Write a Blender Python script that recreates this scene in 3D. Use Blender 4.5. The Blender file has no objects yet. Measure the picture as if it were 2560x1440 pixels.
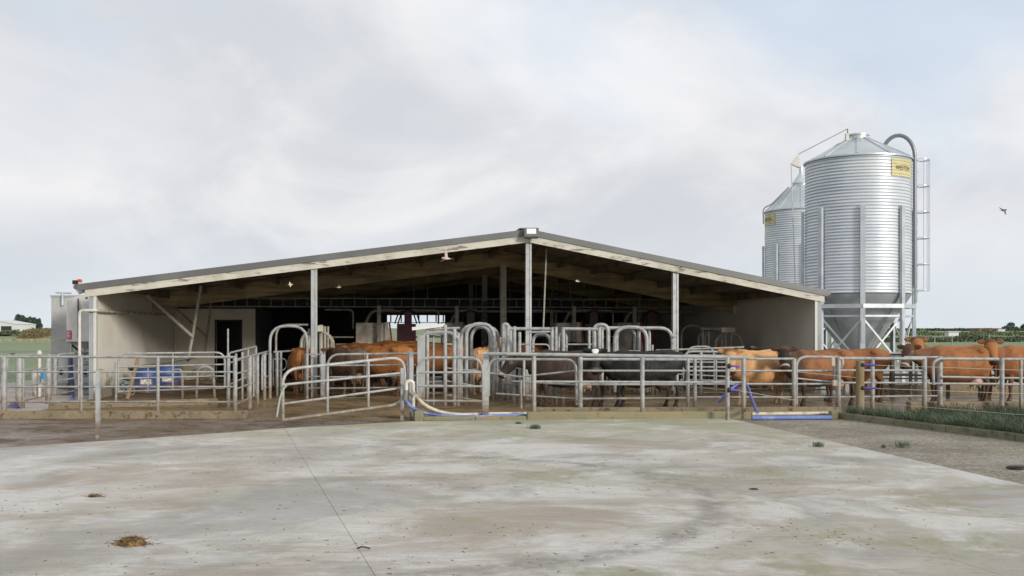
import bpy, bmesh, math, random
from mathutils import Vector, Matrix
R = math.radians
random.seed(7)
sc = bpy.context.scene
COL = sc.collection

# ---------------------------------------------------------------- camera
F = 2560 * 35.0 / 36.0          # focal length in photograph pixels
HZ = 820.0                      # horizon row in the photograph
H = 1.75                        # eye height above the concrete
cam_d = bpy.data.cameras.new('camera'); cam = bpy.data.objects.new('camera', cam_d); COL.objects.link(cam)
cam.location = (0, 0, H); cam.rotation_euler = (R(90), 0, 0)
cam_d.lens = 35; cam_d.sensor_width = 36; cam_d.shift_y = (HZ - 720) / 2560
cam_d.clip_start = 0.1; cam_d.clip_end = 9000
sc.camera = cam

# ---------------------------------------------------------------- node helper
class G:
    def __init__(s, tree):
        s.t = tree
    def N(s, kind, ins=None, **props):
        n = s.t.nodes.new(kind)
        for k, v in props.items(): setattr(n, k, v)
        for k, v in (ins or {}).items():
            i = n.inputs[k]
            if isinstance(v, bpy.types.NodeSocket): s.t.links.new(v, i)
            else:
                if isinstance(v, (tuple, list)) and len(v) == 3 and i.type == 'RGBA': v = (*v, 1)
                i.default_value = v
        return n
    def pos(s): return s.N('ShaderNodeNewGeometry').outputs['Position']
    def obj(s): return s.N('ShaderNodeTexCoord').outputs['Object']
    def scale(s, vec, sx, sy, sz): return s.N('ShaderNodeVectorMath', {0: vec, 1: (sx, sy, sz)}, operation='MULTIPLY').outputs[0]
    def noise(s, vec, scale, detail=4, rough=.55, dist=0):
        return s.N('ShaderNodeTexNoise', {'Vector': vec, 'Scale': scale, 'Detail': detail, 'Roughness': rough, 'Distortion': dist}).outputs['Fac']
    def math(s, op, a, b=0.0, clamp=False): return s.N('ShaderNodeMath', {0: a, 1: b}, operation=op, use_clamp=clamp).outputs[0]
    def step(s, fac, lo, hi):
        return s.N('ShaderNodeMapRange', {0: fac, 1: lo, 2: hi, 3: 0.0, 4: 1.0}, interpolation_type='SMOOTHSTEP').outputs[0]
    def mix(s, fac, a, b):
        n = s.N('ShaderNodeMix', data_type='RGBA')
        for i, v in ((0, fac), (6, a), (7, b)):
            if isinstance(v, bpy.types.NodeSocket): s.t.links.new(v, n.inputs[i])
            else:
                if isinstance(v, (tuple, list)) and len(v) == 3: v = (*v, 1)
                n.inputs[i].default_value = v
        return n.outputs[2]
    def sep(s, vec): return s.N('ShaderNodeSeparateXYZ', {0: vec}).outputs
    def attr(s, name): return s.N('ShaderNodeAttribute', attribute_name=name).outputs['Fac']
    def bump(s, h, strength, dist): return s.N('ShaderNodeBump', {'Height': h, 'Strength': strength, 'Distance': dist}).outputs[0]

def hexc(h):
    h = h.lstrip('#'); o = []
    for i in (0, 2, 4):
        v = int(h[i:i+2], 16) / 255
        o.append(v / 12.92 if v <= .04045 else ((v + .055) / 1.055) ** 2.4)
    return tuple(o)

# ---------------------------------------------------------------- world: overcast sky
SKY_SEED = (20.5, 3.3, 8.8)
SUN_EL, SUN_AZ = 17.0, 138.0     # azimuth clockwise from +Y (photo direction): behind the camera, to the right
w = bpy.data.worlds.new('World'); sc.world = w; w.use_nodes = True
g = G(w.node_tree); w.node_tree.nodes.clear()
sky = g.N('ShaderNodeTexSky', sky_type='NISHITA', sun_disc=False, sun_elevation=R(SUN_EL), sun_rotation=R(SUN_AZ))
sky_c = g.N('ShaderNodeVectorMath', {0: sky.outputs[0], 1: (.085, .085, .085)}, operation='MULTIPLY').outputs[0]
dirv = g.N('ShaderNodeTexCoord').outputs['Generated']
dx, dy, dz = g.sep(dirv)[:3]
cv = g.N('ShaderNodeVectorMath', {0: g.scale(dirv, 1.0, 1.0, 1.7), 1: SKY_SEED}, operation='ADD').outputs[0]
n1 = g.noise(cv, 2.6, 6, .52, .5)
n2 = g.noise(g.N('ShaderNodeVectorMath', {0: cv, 1: (4.3, 1.7, 0)}, operation='ADD').outputs[0], 4.2, 7, .55, .6)
n3 = g.noise(g.N('ShaderNodeVectorMath', {0: cv, 1: (9.1, 6.2, 2.0)}, operation='ADD').outputs[0], 1.7, 5, .5, .4)
cl = g.mix(g.step(n1, .36, .64), (.60, .62, .66), (.80, .80, .815))
cl = g.mix(g.math('MULTIPLY', g.step(n2, .48, .70), .55), cl, (.90, .885, .865))
cl = g.mix(g.math('MULTIPLY', g.step(n3, .53, .68), .70), cl, g.mix(.25, (.66, .77, .92), sky_c))
hz = g.step(dz, .14, 0.0)
cl = g.mix(g.math('MULTIPLY', hz, .70), cl, (.60, .675, .73))
bg = g.N('ShaderNodeBackground', {'Color': cl, 'Strength': .565})
out = g.N('ShaderNodeOutputWorld', {'Surface': bg.outputs[0]})

# ---------------------------------------------------------------- sun behind thin cloud
sd = bpy.data.lights.new('sun', 'SUN'); sd.energy = 1.5; sd.angle = R(12); sd.color = (1, .945, .87)
sun = bpy.data.objects.new('sun', sd); COL.objects.link(sun)
ez = Vector((math.sin(R(SUN_AZ)) * math.cos(R(SUN_EL)), math.cos(R(SUN_AZ)) * math.cos(R(SUN_EL)), math.sin(R(SUN_EL))))
sun.rotation_euler = ez.to_track_quat('Z', 'Y').to_euler(); sun.location = ez * 60

vs = sc.view_settings
vs.view_transform = 'Standard'; vs.look = 'None'; vs.gamma = 1; vs.use_curve_mapping = False; vs.exposure = 0.98
sc.render.engine = 'CYCLES'
sc.cycles.max_bounces = 8; sc.cycles.diffuse_bounces = 4; sc.cycles.glossy_bounces = 3
sc.cycles.use_denoising = True

# ---------------------------------------------------------------- photo pixel -> place
def gp(px, py, z=0.0):
    y = (H - z) * F / (py - HZ); return Vector(((px - 1280) / F * y, y, z))
def at(px, py, y):
    return Vector(((px - 1280) / F * y, y, H - (py - HZ) / F * y))
class Plane:                     # a vertical plane through two ground points
    def __init__(s, a, b):
        s.a = Vector((a[0], a[1])); s.d = (Vector((b[0], b[1])) - s.a).normalized(); s.n = Vector((-s.d.y, s.d.x))
    def at(s, px, py, off=0.0):
        r = Vector(((px - 1280) / F, 1.0)); t = (s.a.dot(s.n) + off) / r.dot(s.n)
        return Vector((r.x * t, t, H - (py - HZ) / F * t))
    def foot(s, px, z=0.0):
        p = s.at(px, HZ); p.z = z; return p
def frontal(y): return Plane((0, y), (1, y))

# ---------------------------------------------------------------- objects
BASE = {}
def empty(name, loc, label=None, cat=None, group=None, kind=None):
    o = bpy.data.objects.new(name, None); COL.objects.link(o); o.location = loc; o.empty_display_size = .1
    BASE[o.name] = Vector(loc); tag(o, label, cat, group, kind); return o
def tag(o, label=None, cat=None, group=None, kind=None):
    if label: o['label'] = label
    if cat: o['category'] = cat
    if group: o['group'] = group
    if kind: o['kind'] = kind
    return o
def obj(name, vf, mat, parent=None, smooth=False, base=None, label=None, cat=None, group=None, kind=None):
    """vf = (verts in world space, faces); the origin is the thing's base"""
    v, f = vf[0], vf[1]
    if parent is not None: b = BASE[parent.name]; loc = (0, 0, 0)
    else:
        if base is None:
            xs = [p[0] for p in v]; ys = [p[1] for p in v]; zs = [p[2] for p in v]
            base = ((min(xs) + max(xs)) / 2, (min(ys) + max(ys)) / 2, min(zs))
        b = Vector(base); loc = base
    me = bpy.data.meshes.new(name)
    me.from_pydata([(p[0] - b[0], p[1] - b[1], p[2] - b[2]) for p in v], [], f)
    mats = mat if isinstance(mat, (list, tuple)) else [mat]
    for m in mats: me.materials.append(m)
    if len(vf) > 2: me.polygons.foreach_set('material_index', vf[2])
    if smooth:
        me.polygons.foreach_set('use_smooth', [True] * len(me.polygons))
        if smooth != 'all':
            me.set_sharp_from_angle(angle=R(40))
    me.update()
    o = bpy.data.objects.new(name, me); COL.objects.link(o); o.location = loc
    if parent is not None: o.parent = parent
    BASE[o.name] = Vector(b); tag(o, label, cat, group, kind)
    return o
def join(*parts):
    V, Fc = [], []
    for p in parts:
        o = len(V); V += list(p[0]); Fc += [tuple(i + o for i in f) for f in p[1]]
    return V, Fc
def joinm(*parts):               # parts: ((verts, faces), material index)
    V, Fc, mi = [], [], []
    for (p, m) in parts:
        o = len(V); V += list(p[0]); Fc += [tuple(i + o for i in f) for f in p[1]]; mi += [m] * len(p[1])
    return V, Fc, mi
def box(x0, x1, y0, y1, z0, z1):
    v = [Vector((x, y, z)) for z in (z0, z1) for (x, y) in ((x0, y0), (x1, y0), (x1, y1), (x0, y1))]
    return v, [(3, 2, 1, 0), (4, 5, 6, 7), (0, 1, 5, 4), (1, 2, 6, 5), (2, 3, 7, 6), (3, 0, 4, 7)]
def bbox(x0, x1, y0, y1, z0, z1, b=.01):     # box with chamfered edges
    bm = bmesh.new(); bmesh.ops.create_cube(bm, size=1)
    for v in bm.verts: v.co = Vector((x0 + (v.co.x + .5) * (x1 - x0), y0 + (v.co.y + .5) * (y1 - y0), z0 + (v.co.z + .5) * (z1 - z0)))
    bmesh.ops.bevel(bm, geom=list(bm.edges), offset=b, segments=1, affect='EDGES', profile=.5)
    bm.verts.index_update(); r = ([v.co.copy() for v in bm.verts], [tuple(v.index for v in f.verts) for f in bm.faces]); bm.free(); return r
def xf(vf, M): return ([M @ Vector(p) for p in vf[0]],) + tuple(vf[1:])
def prism(poly, z0, z1):         # vertical prism over a polygon of (x, y)
    n = len(poly)
    a = sum(poly[i][0] * poly[(i+1) % n][1] - poly[(i+1) % n][0] * poly[i][1] for i in range(n))
    if a < 0: poly = poly[::-1]
    v = [Vector((p[0], p[1], z0)) for p in poly] + [Vector((p[0], p[1], z1)) for p in poly]
    f = [tuple(range(n))[::-1], tuple(range(n, 2 * n))] + [(i, (i + 1) % n, n + (i + 1) % n, n + i) for i in range(n)]
    return v, f
def beam(a, b, wd, ht, up=Vector((0, 0, 1))):   # rectangular bar from a to b
    a, b = Vector(a), Vector(b); d = (b - a).normalized()
    if abs(d.dot(up)) > .98: up = Vector((0, 1, 0))
    s = d.cross(up).normalized() * wd / 2; u = s.cross(d).normalized() * ht / 2
    v = [p + i * s + j * u for p in (a, b) for (i, j) in ((-1, -1), (1, -1), (1, 1), (-1, 1))]
    return v, [(0, 1, 2, 3)[::-1], (4, 5, 6, 7), (0, 1, 5, 4), (1, 2, 6, 5), (2, 3, 7, 6), (3, 0, 4, 7)]
def fillet(pts, rad, k=5):
    pts = [Vector(p) for p in pts]; out = [pts[0]]
    for i in range(1, len(pts) - 1):
        p, a, b = pts[i], pts[i-1] - pts[i], pts[i+1] - pts[i]
        r = min(rad, a.length * .48, b.length * .48); p0 = p + a.normalized() * r; p1 = p + b.normalized() * r
        for j in range(k + 1):
            t = j / k; out.append(p0 * (1 - t) ** 2 + p * 2 * t * (1 - t) + p1 * t * t)
    out.append(pts[-1]); return out
def tube(pts, r, n=8, r2=None):
    pts = [Vector(p) for p in pts]; m = len(pts); V = []; Fc = []
    t0 = (pts[1] - pts[0]).normalized(); u = t0.orthogonal().normalized()
    if abs(t0.z) < .9: u = (Vector((0, 0, 1)) - t0 * t0.z).normalized()
    for i, p in enumerate(pts):
        t = ((pts[min(i+1, m-1)] - p).normalized() + (p - pts[max(i-1, 0)]).normalized())
        t = t.normalized() if t.length > 1e-6 else t0
        u = (u - t * u.dot(t)); u = u.normalized() if u.length > 1e-6 else t.orthogonal().normalized()
        q = t.cross(u); rr = r if r2 is None else r + (r2 - r) * i / (m - 1)
        if callable(r): rr = r(i / (m - 1))
        V += [p + (u * math.cos(2 * math.pi * k / n) + q * math.sin(2 * math.pi * k / n)) * rr for k in range(n)]
    for i in range(m - 1):
        for k in range(n): Fc.append((i*n + k, i*n + (k+1) % n, (i+1)*n + (k+1) % n, (i+1)*n + k))
    Fc.append(tuple(range(n))[::-1]); Fc.append(tuple(range((m-1)*n, m*n)))
    return V, Fc
def lathe(prof, c, n=32, a0=0.0):   # prof: (radius, z); closed at ends if radius 0
    V = []; Fc = []
    for (r, z) in prof:
        V += [Vector((c[0] + r * math.sin(a0 + 2*math.pi*k/n), c[1] - r * math.cos(a0 + 2*math.pi*k/n), z)) for k in range(n)]
    for i in range(len(prof) - 1):
        for k in range(n): Fc.append((i*n + k, i*n + (k+1) % n, (i+1)*n + (k+1) % n, (i+1)*n + k))
    if prof[0][0] > 1e-4: Fc.append(tuple(range(n))[::-1])
    if prof[-1][0] > 1e-4: Fc.append(tuple(range((len(prof)-1)*n, len(prof)*n)))
    return V, Fc
def ball(c, rx, ry, rz, n=10, m=7):
    V = [Vector((c[0], c[1], c[2] - rz))]; Fc = []
    for i in range(1, m):
        a = math.pi * i / m - math.pi / 2
        V += [Vector((c[0] + rx*math.cos(a)*math.cos(2*math.pi*k/n), c[1] + ry*math.cos(a)*math.sin(2*math.pi*k/n), c[2] + rz*math.sin(a))) for k in range(n)]
    V.append(Vector((c[0], c[1], c[2] + rz))); L = len(V) - 1
    for k in range(n):
        Fc.append((0, 1 + (k+1) % n, 1 + k)); Fc.append((L, L - n + k, L - n + (k+1) % n))
    for i in range(m - 2):
        for k in range(n): Fc.append((1+i*n+k, 1+i*n+(k+1) % n, 1+(i+1)*n+(k+1) % n, 1+(i+1)*n+k))
    return V, Fc

# ---------------------------------------------------------------- materials
MATS = {}
def M(name, col, rough=.6, metal=0.0, var=None, bump=None, mud=None, spec=.5, rvar=0.0, streak=None):
    """var=(colour2, scale, lo, hi)  bump=(scale, strength, dist)  mud=(height, colour, scale, density)  streak=(colour, sx, sy, sz, lo, hi)"""
    if name in MATS: return MATS[name]
    m = bpy.data.materials.new(name); m.use_nodes = True; t = m.node_tree; t.nodes.clear(); g = G(t)
    p = g.pos(); c = hexc(col) if isinstance(col, str) else col
    if var: c = g.mix(g.step(g.noise(p, var[1], 6, .6), var[2], var[3]), c, hexc(var[0]))
    if streak: c = g.mix(g.step(g.noise(g.scale(p, *streak[1:4]), 1.0, 5, .6), streak[4], streak[5]), c, hexc(streak[0]))
    r = rough
    if mud:
        z = g.sep(p)[2]; h = g.step(z, mud[0], 0.0)
        thr = g.math('SUBTRACT', mud[3], g.math('MULTIPLY', h, .20))
        film = g.math('MULTIPLY', g.math('MULTIPLY', h, g.step(g.noise(p, 5.0, 4, .6), .30, .58)), .85)
        c = g.mix(film, c, hexc(mud[1]))
        f = g.math('MULTIPLY', g.step(g.math('SUBTRACT', g.noise(p, mud[2], 3, .5), thr), -.01, .06), .65)
        c = g.mix(f, c, hexc(mud[1]))
    if rvar: r = g.math('ADD', g.math('MULTIPLY', g.noise(p, 3.0, 4), rvar), rough - rvar * .5, True)
    ins = {'Base Color': c, 'Roughness': r, 'Metallic': metal, 'Specular IOR Level': spec}
    b = g.N('ShaderNodeBsdfPrincipled', ins)
    if bump: t.links.new(g.bump(g.noise(p, bump[0], 5, .6), bump[1], bump[2]), b.inputs['Normal'])
    g.N('ShaderNodeOutputMaterial', {'Surface': b.outputs[0]})
    MATS[name] = m; return m

MUD = '#5f4b33'
galv = M('galvanised_pipe', '#a3a4a0', .55, .15, var=('#808284', 7, .40, .70), bump=(60, .05, .01), mud=(.75, '#75624a', 45, .68))
galv2 = M('galvanised_post', '#adafae', .5, .2, var=('#919395', 5, .4, .75), bump=(40, .06, .01), mud=(.6, '#75624a', 45, .68))
galv_dirty = M('dirty_pipe', '#a39f92', .55, .1, var=('#827d70', 7, .4, .7), mud=(1.15, '#67533a', 26, .66))
bright = M('bright_zinc', '#bcc1c4', .40, .25, var=('#a3abb1', 2.5, .4, .75))
white_paint = M('white_paint', '#c4c3bc', .5, 0, var=('#bdbab0', 4, .5, .8), mud=(.5, '#6f5a3f', 30, .68))
pvc = M('white_pvc', '#c9c5ba', .4, 0, var=('#a9a292', 6, .45, .75))
# ================================================================ GROUND
def ground_mat(name, build):
    m = bpy.data.materials.new(name); m.use_nodes = True; m.node_tree.nodes.clear(); g = G(m.node_tree)
    c, r, h, hs, hd = build(g)
    b = g.N('ShaderNodeBsdfPrincipled', {'Base Color': c, 'Roughness': r, 'Specular IOR Level': .4})
    if h is not None: m.node_tree.links.new(g.bump(h, hs, hd), b.inputs['Normal'])
    g.N('ShaderNodeOutputMaterial', {'Surface': b.outputs[0]}); return m
def b_field(g):
    p = g.pos(); q = g.scale(p, .35, 1, 1)
    c = g.mix(g.step(g.noise(q, .06, 5), .35, .65), hexc('#7a8768'), hexc('#8a9676'))
    c = g.mix(g.step(g.noise(p, 1.4, 6, .7), .4, .7), c, hexc('#5d6a4b'))
    c = g.mix(g.math('MULTIPLY', g.step(g.noise(g.scale(p, .1, 1, 1), .11, 3), .56, .66), .5), c, hexc('#a3a279'))
    return c, .9, g.noise(p, 9, 4, .7), .5, .05
def b_dirt(g):
    p = g.pos()
    c = g.mix(g.step(g.noise(p, .55, 5, .6), .38, .62), hexc('#67553f'), hexc('#7f7163'))
    c = g.mix(g.step(g.noise(p, 2.6, 6, .7, .6), .46, .66), c, hexc('#46382b'))
    big = g.step(g.noise(p, 6.5, 6, .75), .58, .72)
    c = g.mix(g.math('MULTIPLY', big, .8), c, hexc('#2f261d'))
    x, y = g.sep(p)[:2]
    wet = g.step(g.noise(g.scale(p, .6, 1.2, 1), .9, 6, .7), .45, .56)
    r = g.math('SUBTRACT', .80, g.math('MULTIPLY', wet, .58))
    h = g.math('ADD', g.noise(p, 5, 6, .7), g.math('MULTIPLY', g.noise(p, 24, 4, .7), .4))
    return c, r, h, .8, .05
def b_gravel(g):
    p = g.pos()
    v = g.N('ShaderNodeTexVoronoi', {'Vector': p, 'Scale': 26.0, 'Randomness': 1.0})
    c = g.mix(g.step(g.noise(p, .8, 5, .6), .36, .64), hexc('#857e70'), hexc('#9f9888'))
    c = g.mix(g.math('MULTIPLY', g.step(g.noise(p, 15, 7, .85), .47, .60), .8), c, hexc('#3d3932'))
    c = g.mix(g.math('MULTIPLY', g.step(g.noise(p, 2.1, 6, .7), .52, .68), .6), c, hexc('#6b6358'))
    c = g.mix(g.math('MULTIPLY', g.step(g.noise(g.scale(p, .3, 1, 1), 1.1, 5, .7), .55, .7), .35), c, hexc('#7d8062'))
    wet = g.step(g.noise(g.scale(p, .5, 1.2, 1), 1.1, 5, .65), .52, .62)
    return c, g.math('SUBTRACT', .85, g.math('MULTIPLY', wet, .45)), v.outputs['Distance'], .35, .02
def b_conc(g):
    hx = lambda h: tuple(k * v for k, v in zip((1.32, 1.36, 1.48), hexc(h)))
    p = g.pos(); x, y, z = g.sep(p)[:3]
    off = lambda a, b: g.N('ShaderNodeVectorMath', {0: p, 1: (a, b, 0)}, operation='ADD').outputs[0]
    c = g.mix(g.step(g.noise(p, .22, 6, .6, .4), .38, .60), hx('#96907f'), hx('#aca697'))
    # pale worn laitance
    c = g.mix(g.math('MULTIPLY', g.step(g.noise(off(7, 3), .45, 9, .68, .4), .46, .56), .75), c, (.66, .655, .62))
    # damp grey film
    c = g.mix(g.math('MULTIPLY', g.step(g.noise(off(3, 11), .38, 9, .66, .5), .49, .60), .60), c, hx('#838078'))
    # brown dung film dragged over the slab
    br = g.step(g.noise(g.scale(off(1, 5), .8, 1.2, 1), .48, 9, .72, .6), .49, .60)
    c = g.mix(g.math('MULTIPLY', br, .50), c, hx('#82705a'))
    # algae blotches, mostly to the right
    al = g.math('MULTIPLY', g.step(g.noise(off(15, 2), .75, 9, .74, .4), .515, .62), g.step(x, -3.5, 1.5))
    c = g.mix(g.math('MULTIPLY', al, .62), c, hx('#7b7c56'))
    ed = g.math('MULTIPLY', g.step(y, 14.6, 18.2), g.step(g.noise(off(2, 8), 1.1, 8, .7), .38, .56))
    c = g.mix(g.math('MULTIPLY', ed, .62), c, hx('#86875d'))
    # tyre arcs
    d = g.math('SQRT', g.math('ADD', g.math('POWER', g.math('ADD', x, 1.25), 2.0), g.math('POWER', g.math('SUBTRACT', y, 10.2), 2.0)))
    ring = g.math('MULTIPLY', g.step(g.math('ABSOLUTE', g.math('SUBTRACT', d, 3.25)), .26, .04), g.step(g.noise(off(4, 4), 2.0, 8, .75), .40, .56))
    c = g.mix(g.math('MULTIPLY', g.math('MULTIPLY', ring, g.step(x, -2.2, -.2)), .62), c, hx('#67605a'))
    ring2 = g.math('MULTIPLY', g.step(g.math('ABSOLUTE', g.math('SUBTRACT', d, 5.3)), .6, .05), g.step(g.noise(off(9, 1), 1.2, 8, .75), .46, .62))
    c = g.mix(g.math('MULTIPLY', g.math('MULTIPLY', ring2, g.step(x, 1.0, -2.0)), .50), c, hx('#6f6350'))
    # brush texture, specks and grit
    st = g.noise(g.scale(p, 2.0, 26.0, 1), 1.0, 6, .75)
    c = g.mix(g.math('MULTIPLY', g.step(st, .40, .68), .36), c, hx('#776f62'))
    sp = g.math('MULTIPLY', g.step(g.noise(p, 13, 8, .82), .60, .66), g.step(g.noise(off(6, 6), .8, 4, .6), .38, .60))
    c = g.mix(g.math('MULTIPLY', sp, .7), c, hx('#564a3b'))
    sp2 = g.step(g.noise(p, 38, 5, .8), .61, .68)
    c = g.mix(g.math('MULTIPLY', sp2, .55), c, hx('#5a5145'))
    c = g.mix(g.math('MULTIPLY', g.step(g.noise(p, 90, 4, .7), .42, .70), .28), c, hx('#6f6a61'))
    wet = g.step(g.noise(g.scale(off(3, 11), .8, 1.0, 1), .55, 7, .65, .8), .50, .64)
    r = g.math('SUBTRACT', .82, g.math('MULTIPLY', wet, .30))
    hgt = g.math('ADD', g.math('ADD', g.noise(p, 40, 6, .75), g.math('MULTIPLY', st, .6)), g.math('MULTIPLY', g.noise(p, 3, 5), .8))
    return c, r, hgt, .38, .02
def b_floor(g):
    p = g.pos(); x, y, z = g.sep(p)[:3]
    c = g.mix(g.step(g.noise(p, .5, 6, .62, .4), .36, .66), hexc('#6a5332'), hexc('#84704f'))
    c = g.mix(g.step(g.noise(p, 2.4, 6, .7, .5), .48, .70), c, hexc('#3a2a17'))
    dry = g.math('MULTIPLY', g.step(x, 1.5, 5.0), g.step(g.noise(p, .7, 5), .30, .60))
    c = g.mix(g.math('MULTIPLY', dry, .75), c, hexc('#85745f'))
    wet = g.step(g.noise(g.scale(p, .5, 1.0, 1), .7, 5, .6), .42, .56)
    r = g.math('SUBTRACT', .75, g.math('MULTIPLY', wet, .5))
    return c, r, g.noise(p, 12, 5, .7), .35, .02
def b_kerb(g):
    p = g.pos(); z = g.sep(p)[2]
    c = g.mix(g.step(g.noise(p, 1.2, 6, .65), .36, .64), hexc('#8d7f68'), hexc('#7c705a'))
    c = g.mix(g.math('MULTIPLY', g.step(g.noise(p, 9, 6, .75), .52, .64), .85), c, hexc('#44321a'))
    c = g.mix(g.math('MULTIPLY', g.step(g.noise(p, 30, 4, .7), .55, .7), .5), c, hexc('#54422a'))
    return c, .85, g.noise(p, 14, 5, .7), .6, .02
def b_kerb2(g):
    p = g.pos()
    c = g.mix(g.step(g.noise(p, 1.1, 6, .65), .36, .64), hexc('#807e62'), hexc('#8f8466'))
    c = g.mix(g.math('MULTIPLY', g.step(g.noise(p, 7, 6, .75), .55, .70), .7), c, hexc('#514b2c'))
    return c, .88, g.noise(p, 14, 5, .7), .5, .02
def b_pad(g):
    p = g.pos()
    c = g.mix(g.step(g.noise(p, 1.0, 6, .65), .36, .64), hexc('#a0938a'), hexc('#b0a9a1'))
    c = g.mix(g.math('MULTIPLY', g.step(g.noise(p, 5, 6, .75), .52, .68), .7), c, hexc('#95836f'))
    return c, .8, g.noise(p, 14, 5, .7), .3, .02
def b_stone(g):
    p = g.pos(); v = g.N('ShaderNodeTexVoronoi', {'Vector': p, 'Scale': 16.0})
    c = g.mix(g.step(g.noise(p, 20, 3, .7), .36, .64), hexc('#8f8e88'), hexc('#b5b4ae'))
    return c, .9, v.outputs['Distance'], .9, .03
m_field, m_dirt, m_gravel, m_conc = [ground_mat(n, f) for n, f in (('pasture', b_field), ('trodden_mud', b_dirt), ('worn_gravel', b_gravel), ('stained_concrete', b_conc))]
def b_kerb3(g):
    p = g.pos()
    c = g.mix(g.step(g.noise(p, 1.1, 6, .65), .36, .64), hexc('#6f6f58'), hexc('#87836b'))
    c = g.mix(g.math('MULTIPLY', g.step(g.noise(p, 7, 6, .75), .50, .66), .8), c, hexc('#45483a'))
    return c, .9, g.noise(p, 14, 5, .7), .6, .02
m_kerb3 = ground_mat('mossy_kerb', b_kerb3)
m_floor, m_kerb, m_kerb2, m_pad, m_stone = [ground_mat(n, f) for n, f in (('slurry_floor', b_floor), ('splashed_kerb', b_kerb), ('algae_kerb', b_kerb2), ('pale_concrete', b_pad), ('crushed_stone', b_stone))]

def slab_floor(name, poly, z, mat): return obj(name, prism(poly, -.06, z), mat, base=(0, 0, 0), kind='structure')
def sheet(name, poly, z, mat, kind='structure'):
    n = len(poly); a = sum(poly[i][0]*poly[(i+1) % n][1] - poly[(i+1) % n][0]*poly[i][1] for i in range(n))
    if a < 0: poly = poly[::-1]
    return obj(name, ([Vector((p[0], p[1], z)) for p in poly], [tuple(range(n))]), mat, base=(0, 0, z), kind=kind)
sheet('pasture_ground', [(-5000, -300), (5000, -300), (5000, 8000), (-5000, 8000)], -.03, m_field)
sheet('mud_lane', [(-26, -8), (34, -8), (34, 25.2), (-26, 25.2)], 0.0, m_dirt)
a0 = gp(1820, 1047); a1 = gp(2560, 1215); dr = (a1 - a0).normalized()
lane_far = a1 + dr * 22
k0 = gp(2086, 1046); k1 = gp(2560, 1106); kd = (k1 - k0).normalized()
sheet('gravel_lane', [tuple((a0 + Vector((-.6, .6, 0)))[:2]), tuple((a1 + dr * 16)[:2]), tuple((k1 + kd * 16)[:2]), tuple((k0 + kd * .1)[:2]), (k0.x, 19.6), (a0.x - .6, 19.6)], .004, m_gravel)

# concrete yard: slabs with open joints
yard = empty('concrete_yard', (0, 9, 0), kind='structure')
j1a, j1b = gp(712, 1074), gp(960, 1440); j2a, j2b = gp(1345, 1072), gp(2470, 1440)
jd = ((j1b - j1a).normalized() + (j2b - j2a).normalized()).normalized()     # common joint direction, toward the camera
jn = Vector((jd.y, -jd.x, 0))
edge = [gp(-420, 1156), gp(0, 1122), gp(360, 1098), gp(720, 1072), gp(1030, 1055), gp(1318, 1051), gp(1820, 1047), a1, a1 + dr * 16]
poly0 = [(p.x, p.y) for p in edge] + [(9, -8), (-24, -8), (-24, edge[0].y - 2.2)]
def clip(poly, n, d, keep_pos=True):     # keep the side n.p > d (or < d)
    outp = []
    for i in range(len(poly)):
        p, q = poly[i], poly[(i+1) % len(poly)]
        sp_, sq = p[0]*n[0] + p[1]*n[1] - d, q[0]*n[0] + q[1]*n[1] - d
        if not keep_pos: sp_, sq = -sp_, -sq
        if sp_ >= 0: outp.append(p)
        if sp_ * sq < 0:
            t = sp_ / (sp_ - sq); outp.append((p[0] + (q[0]-p[0])*t, p[1] + (q[1]-p[1])*t))
    return outp
d1 = jn.dot(j1a); d2 = jn.dot(j2a)
if d2 < d1: jn = -jn; d1, d2 = -d1, -d2
cn = (gp(2500, 1244) - gp(1830, 1272)).normalized(); cnn = Vector((-cn.y, cn.x, 0)); cd = cnn.dot(gp(1830, 1272))
cn2 = (gp(1100, 1312) - gp(20, 1330)).normalized(); cnn2 = Vector((-cn2.y, cn2.x, 0)); cd2 = cnn2.dot(gp(600, 1320))
GAP = .0022
strips = [clip(poly0, jn, d1 - GAP, False), clip(clip(poly0, jn, d1 + GAP), jn, d2 - GAP, False), clip(poly0, jn, d2 + GAP)]
slabs = []
for i, s_ in enumerate(strips):
    nn, dd = (cnn2, cd2) if i == 0 else (cnn, cd)
    if i == 1: slabs.append(s_); continue
    slabs += [clip(s_, nn, dd + GAP), clip(s_, nn, dd - GAP, False)]
for s_ in slabs:
    if len(s_) >= 3: obj('concrete_slab', prism(s_, -.08, .014), m_conc, yard)

# barn frame of reference
V2 = Vector(((964 - 1280) / F, 1.0, 0)).normalized(); U2 = Vector((V2.y, -V2.x, 0))
O2 = gp(237, 1000)
def B(s, v, z=0.0): return O2 + U2 * s + V2 * v + Vector((0, 0, z))
def s_at(px, v):                 # run along the barn front where pixel column px meets depth v
    k = (px - 1280) / F; a = O2 + V2 * v; return (k * a.y - a.x) / (U2.x - k * U2.y)
def v_at(px, s):
    k = (px - 1280) / F; a = O2 + U2 * s; return (k * a.y - a.x) / (V2.x - k * V2.y)
def zb(py, s, v): return H - (py - HZ) / F * B(s, v).y
WID = s_at(2040, 0); SAP = s_at(1322, 0); S1 = s_at(785, 0); S3 = s_at(1690, 0)
BAY = v_at(1254, SAP); VP7 = v_at(435, 0); DEP = BAY * 3.6
slab_floor('yard_floor', [(-9.9, 19.3), (30, 19.3), (30, 25.2), tuple(B(WID + .1, 0)[:2]), tuple(B(WID + .1, DEP)[:2]), tuple(B(-.1, DEP)[:2]), tuple(B(-.1, -.3)[:2]), (-9.9, 22.2)], .02, m_floor)
sheet('wash_pad', [(-16, 20.3), (-9.95, 20.3), (-9.95, 22.2), tuple(B(-.12, -.3)[:2]), tuple(B(-.12, 12)[:2]), (-16, 36)], .012, m_pad)
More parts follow.
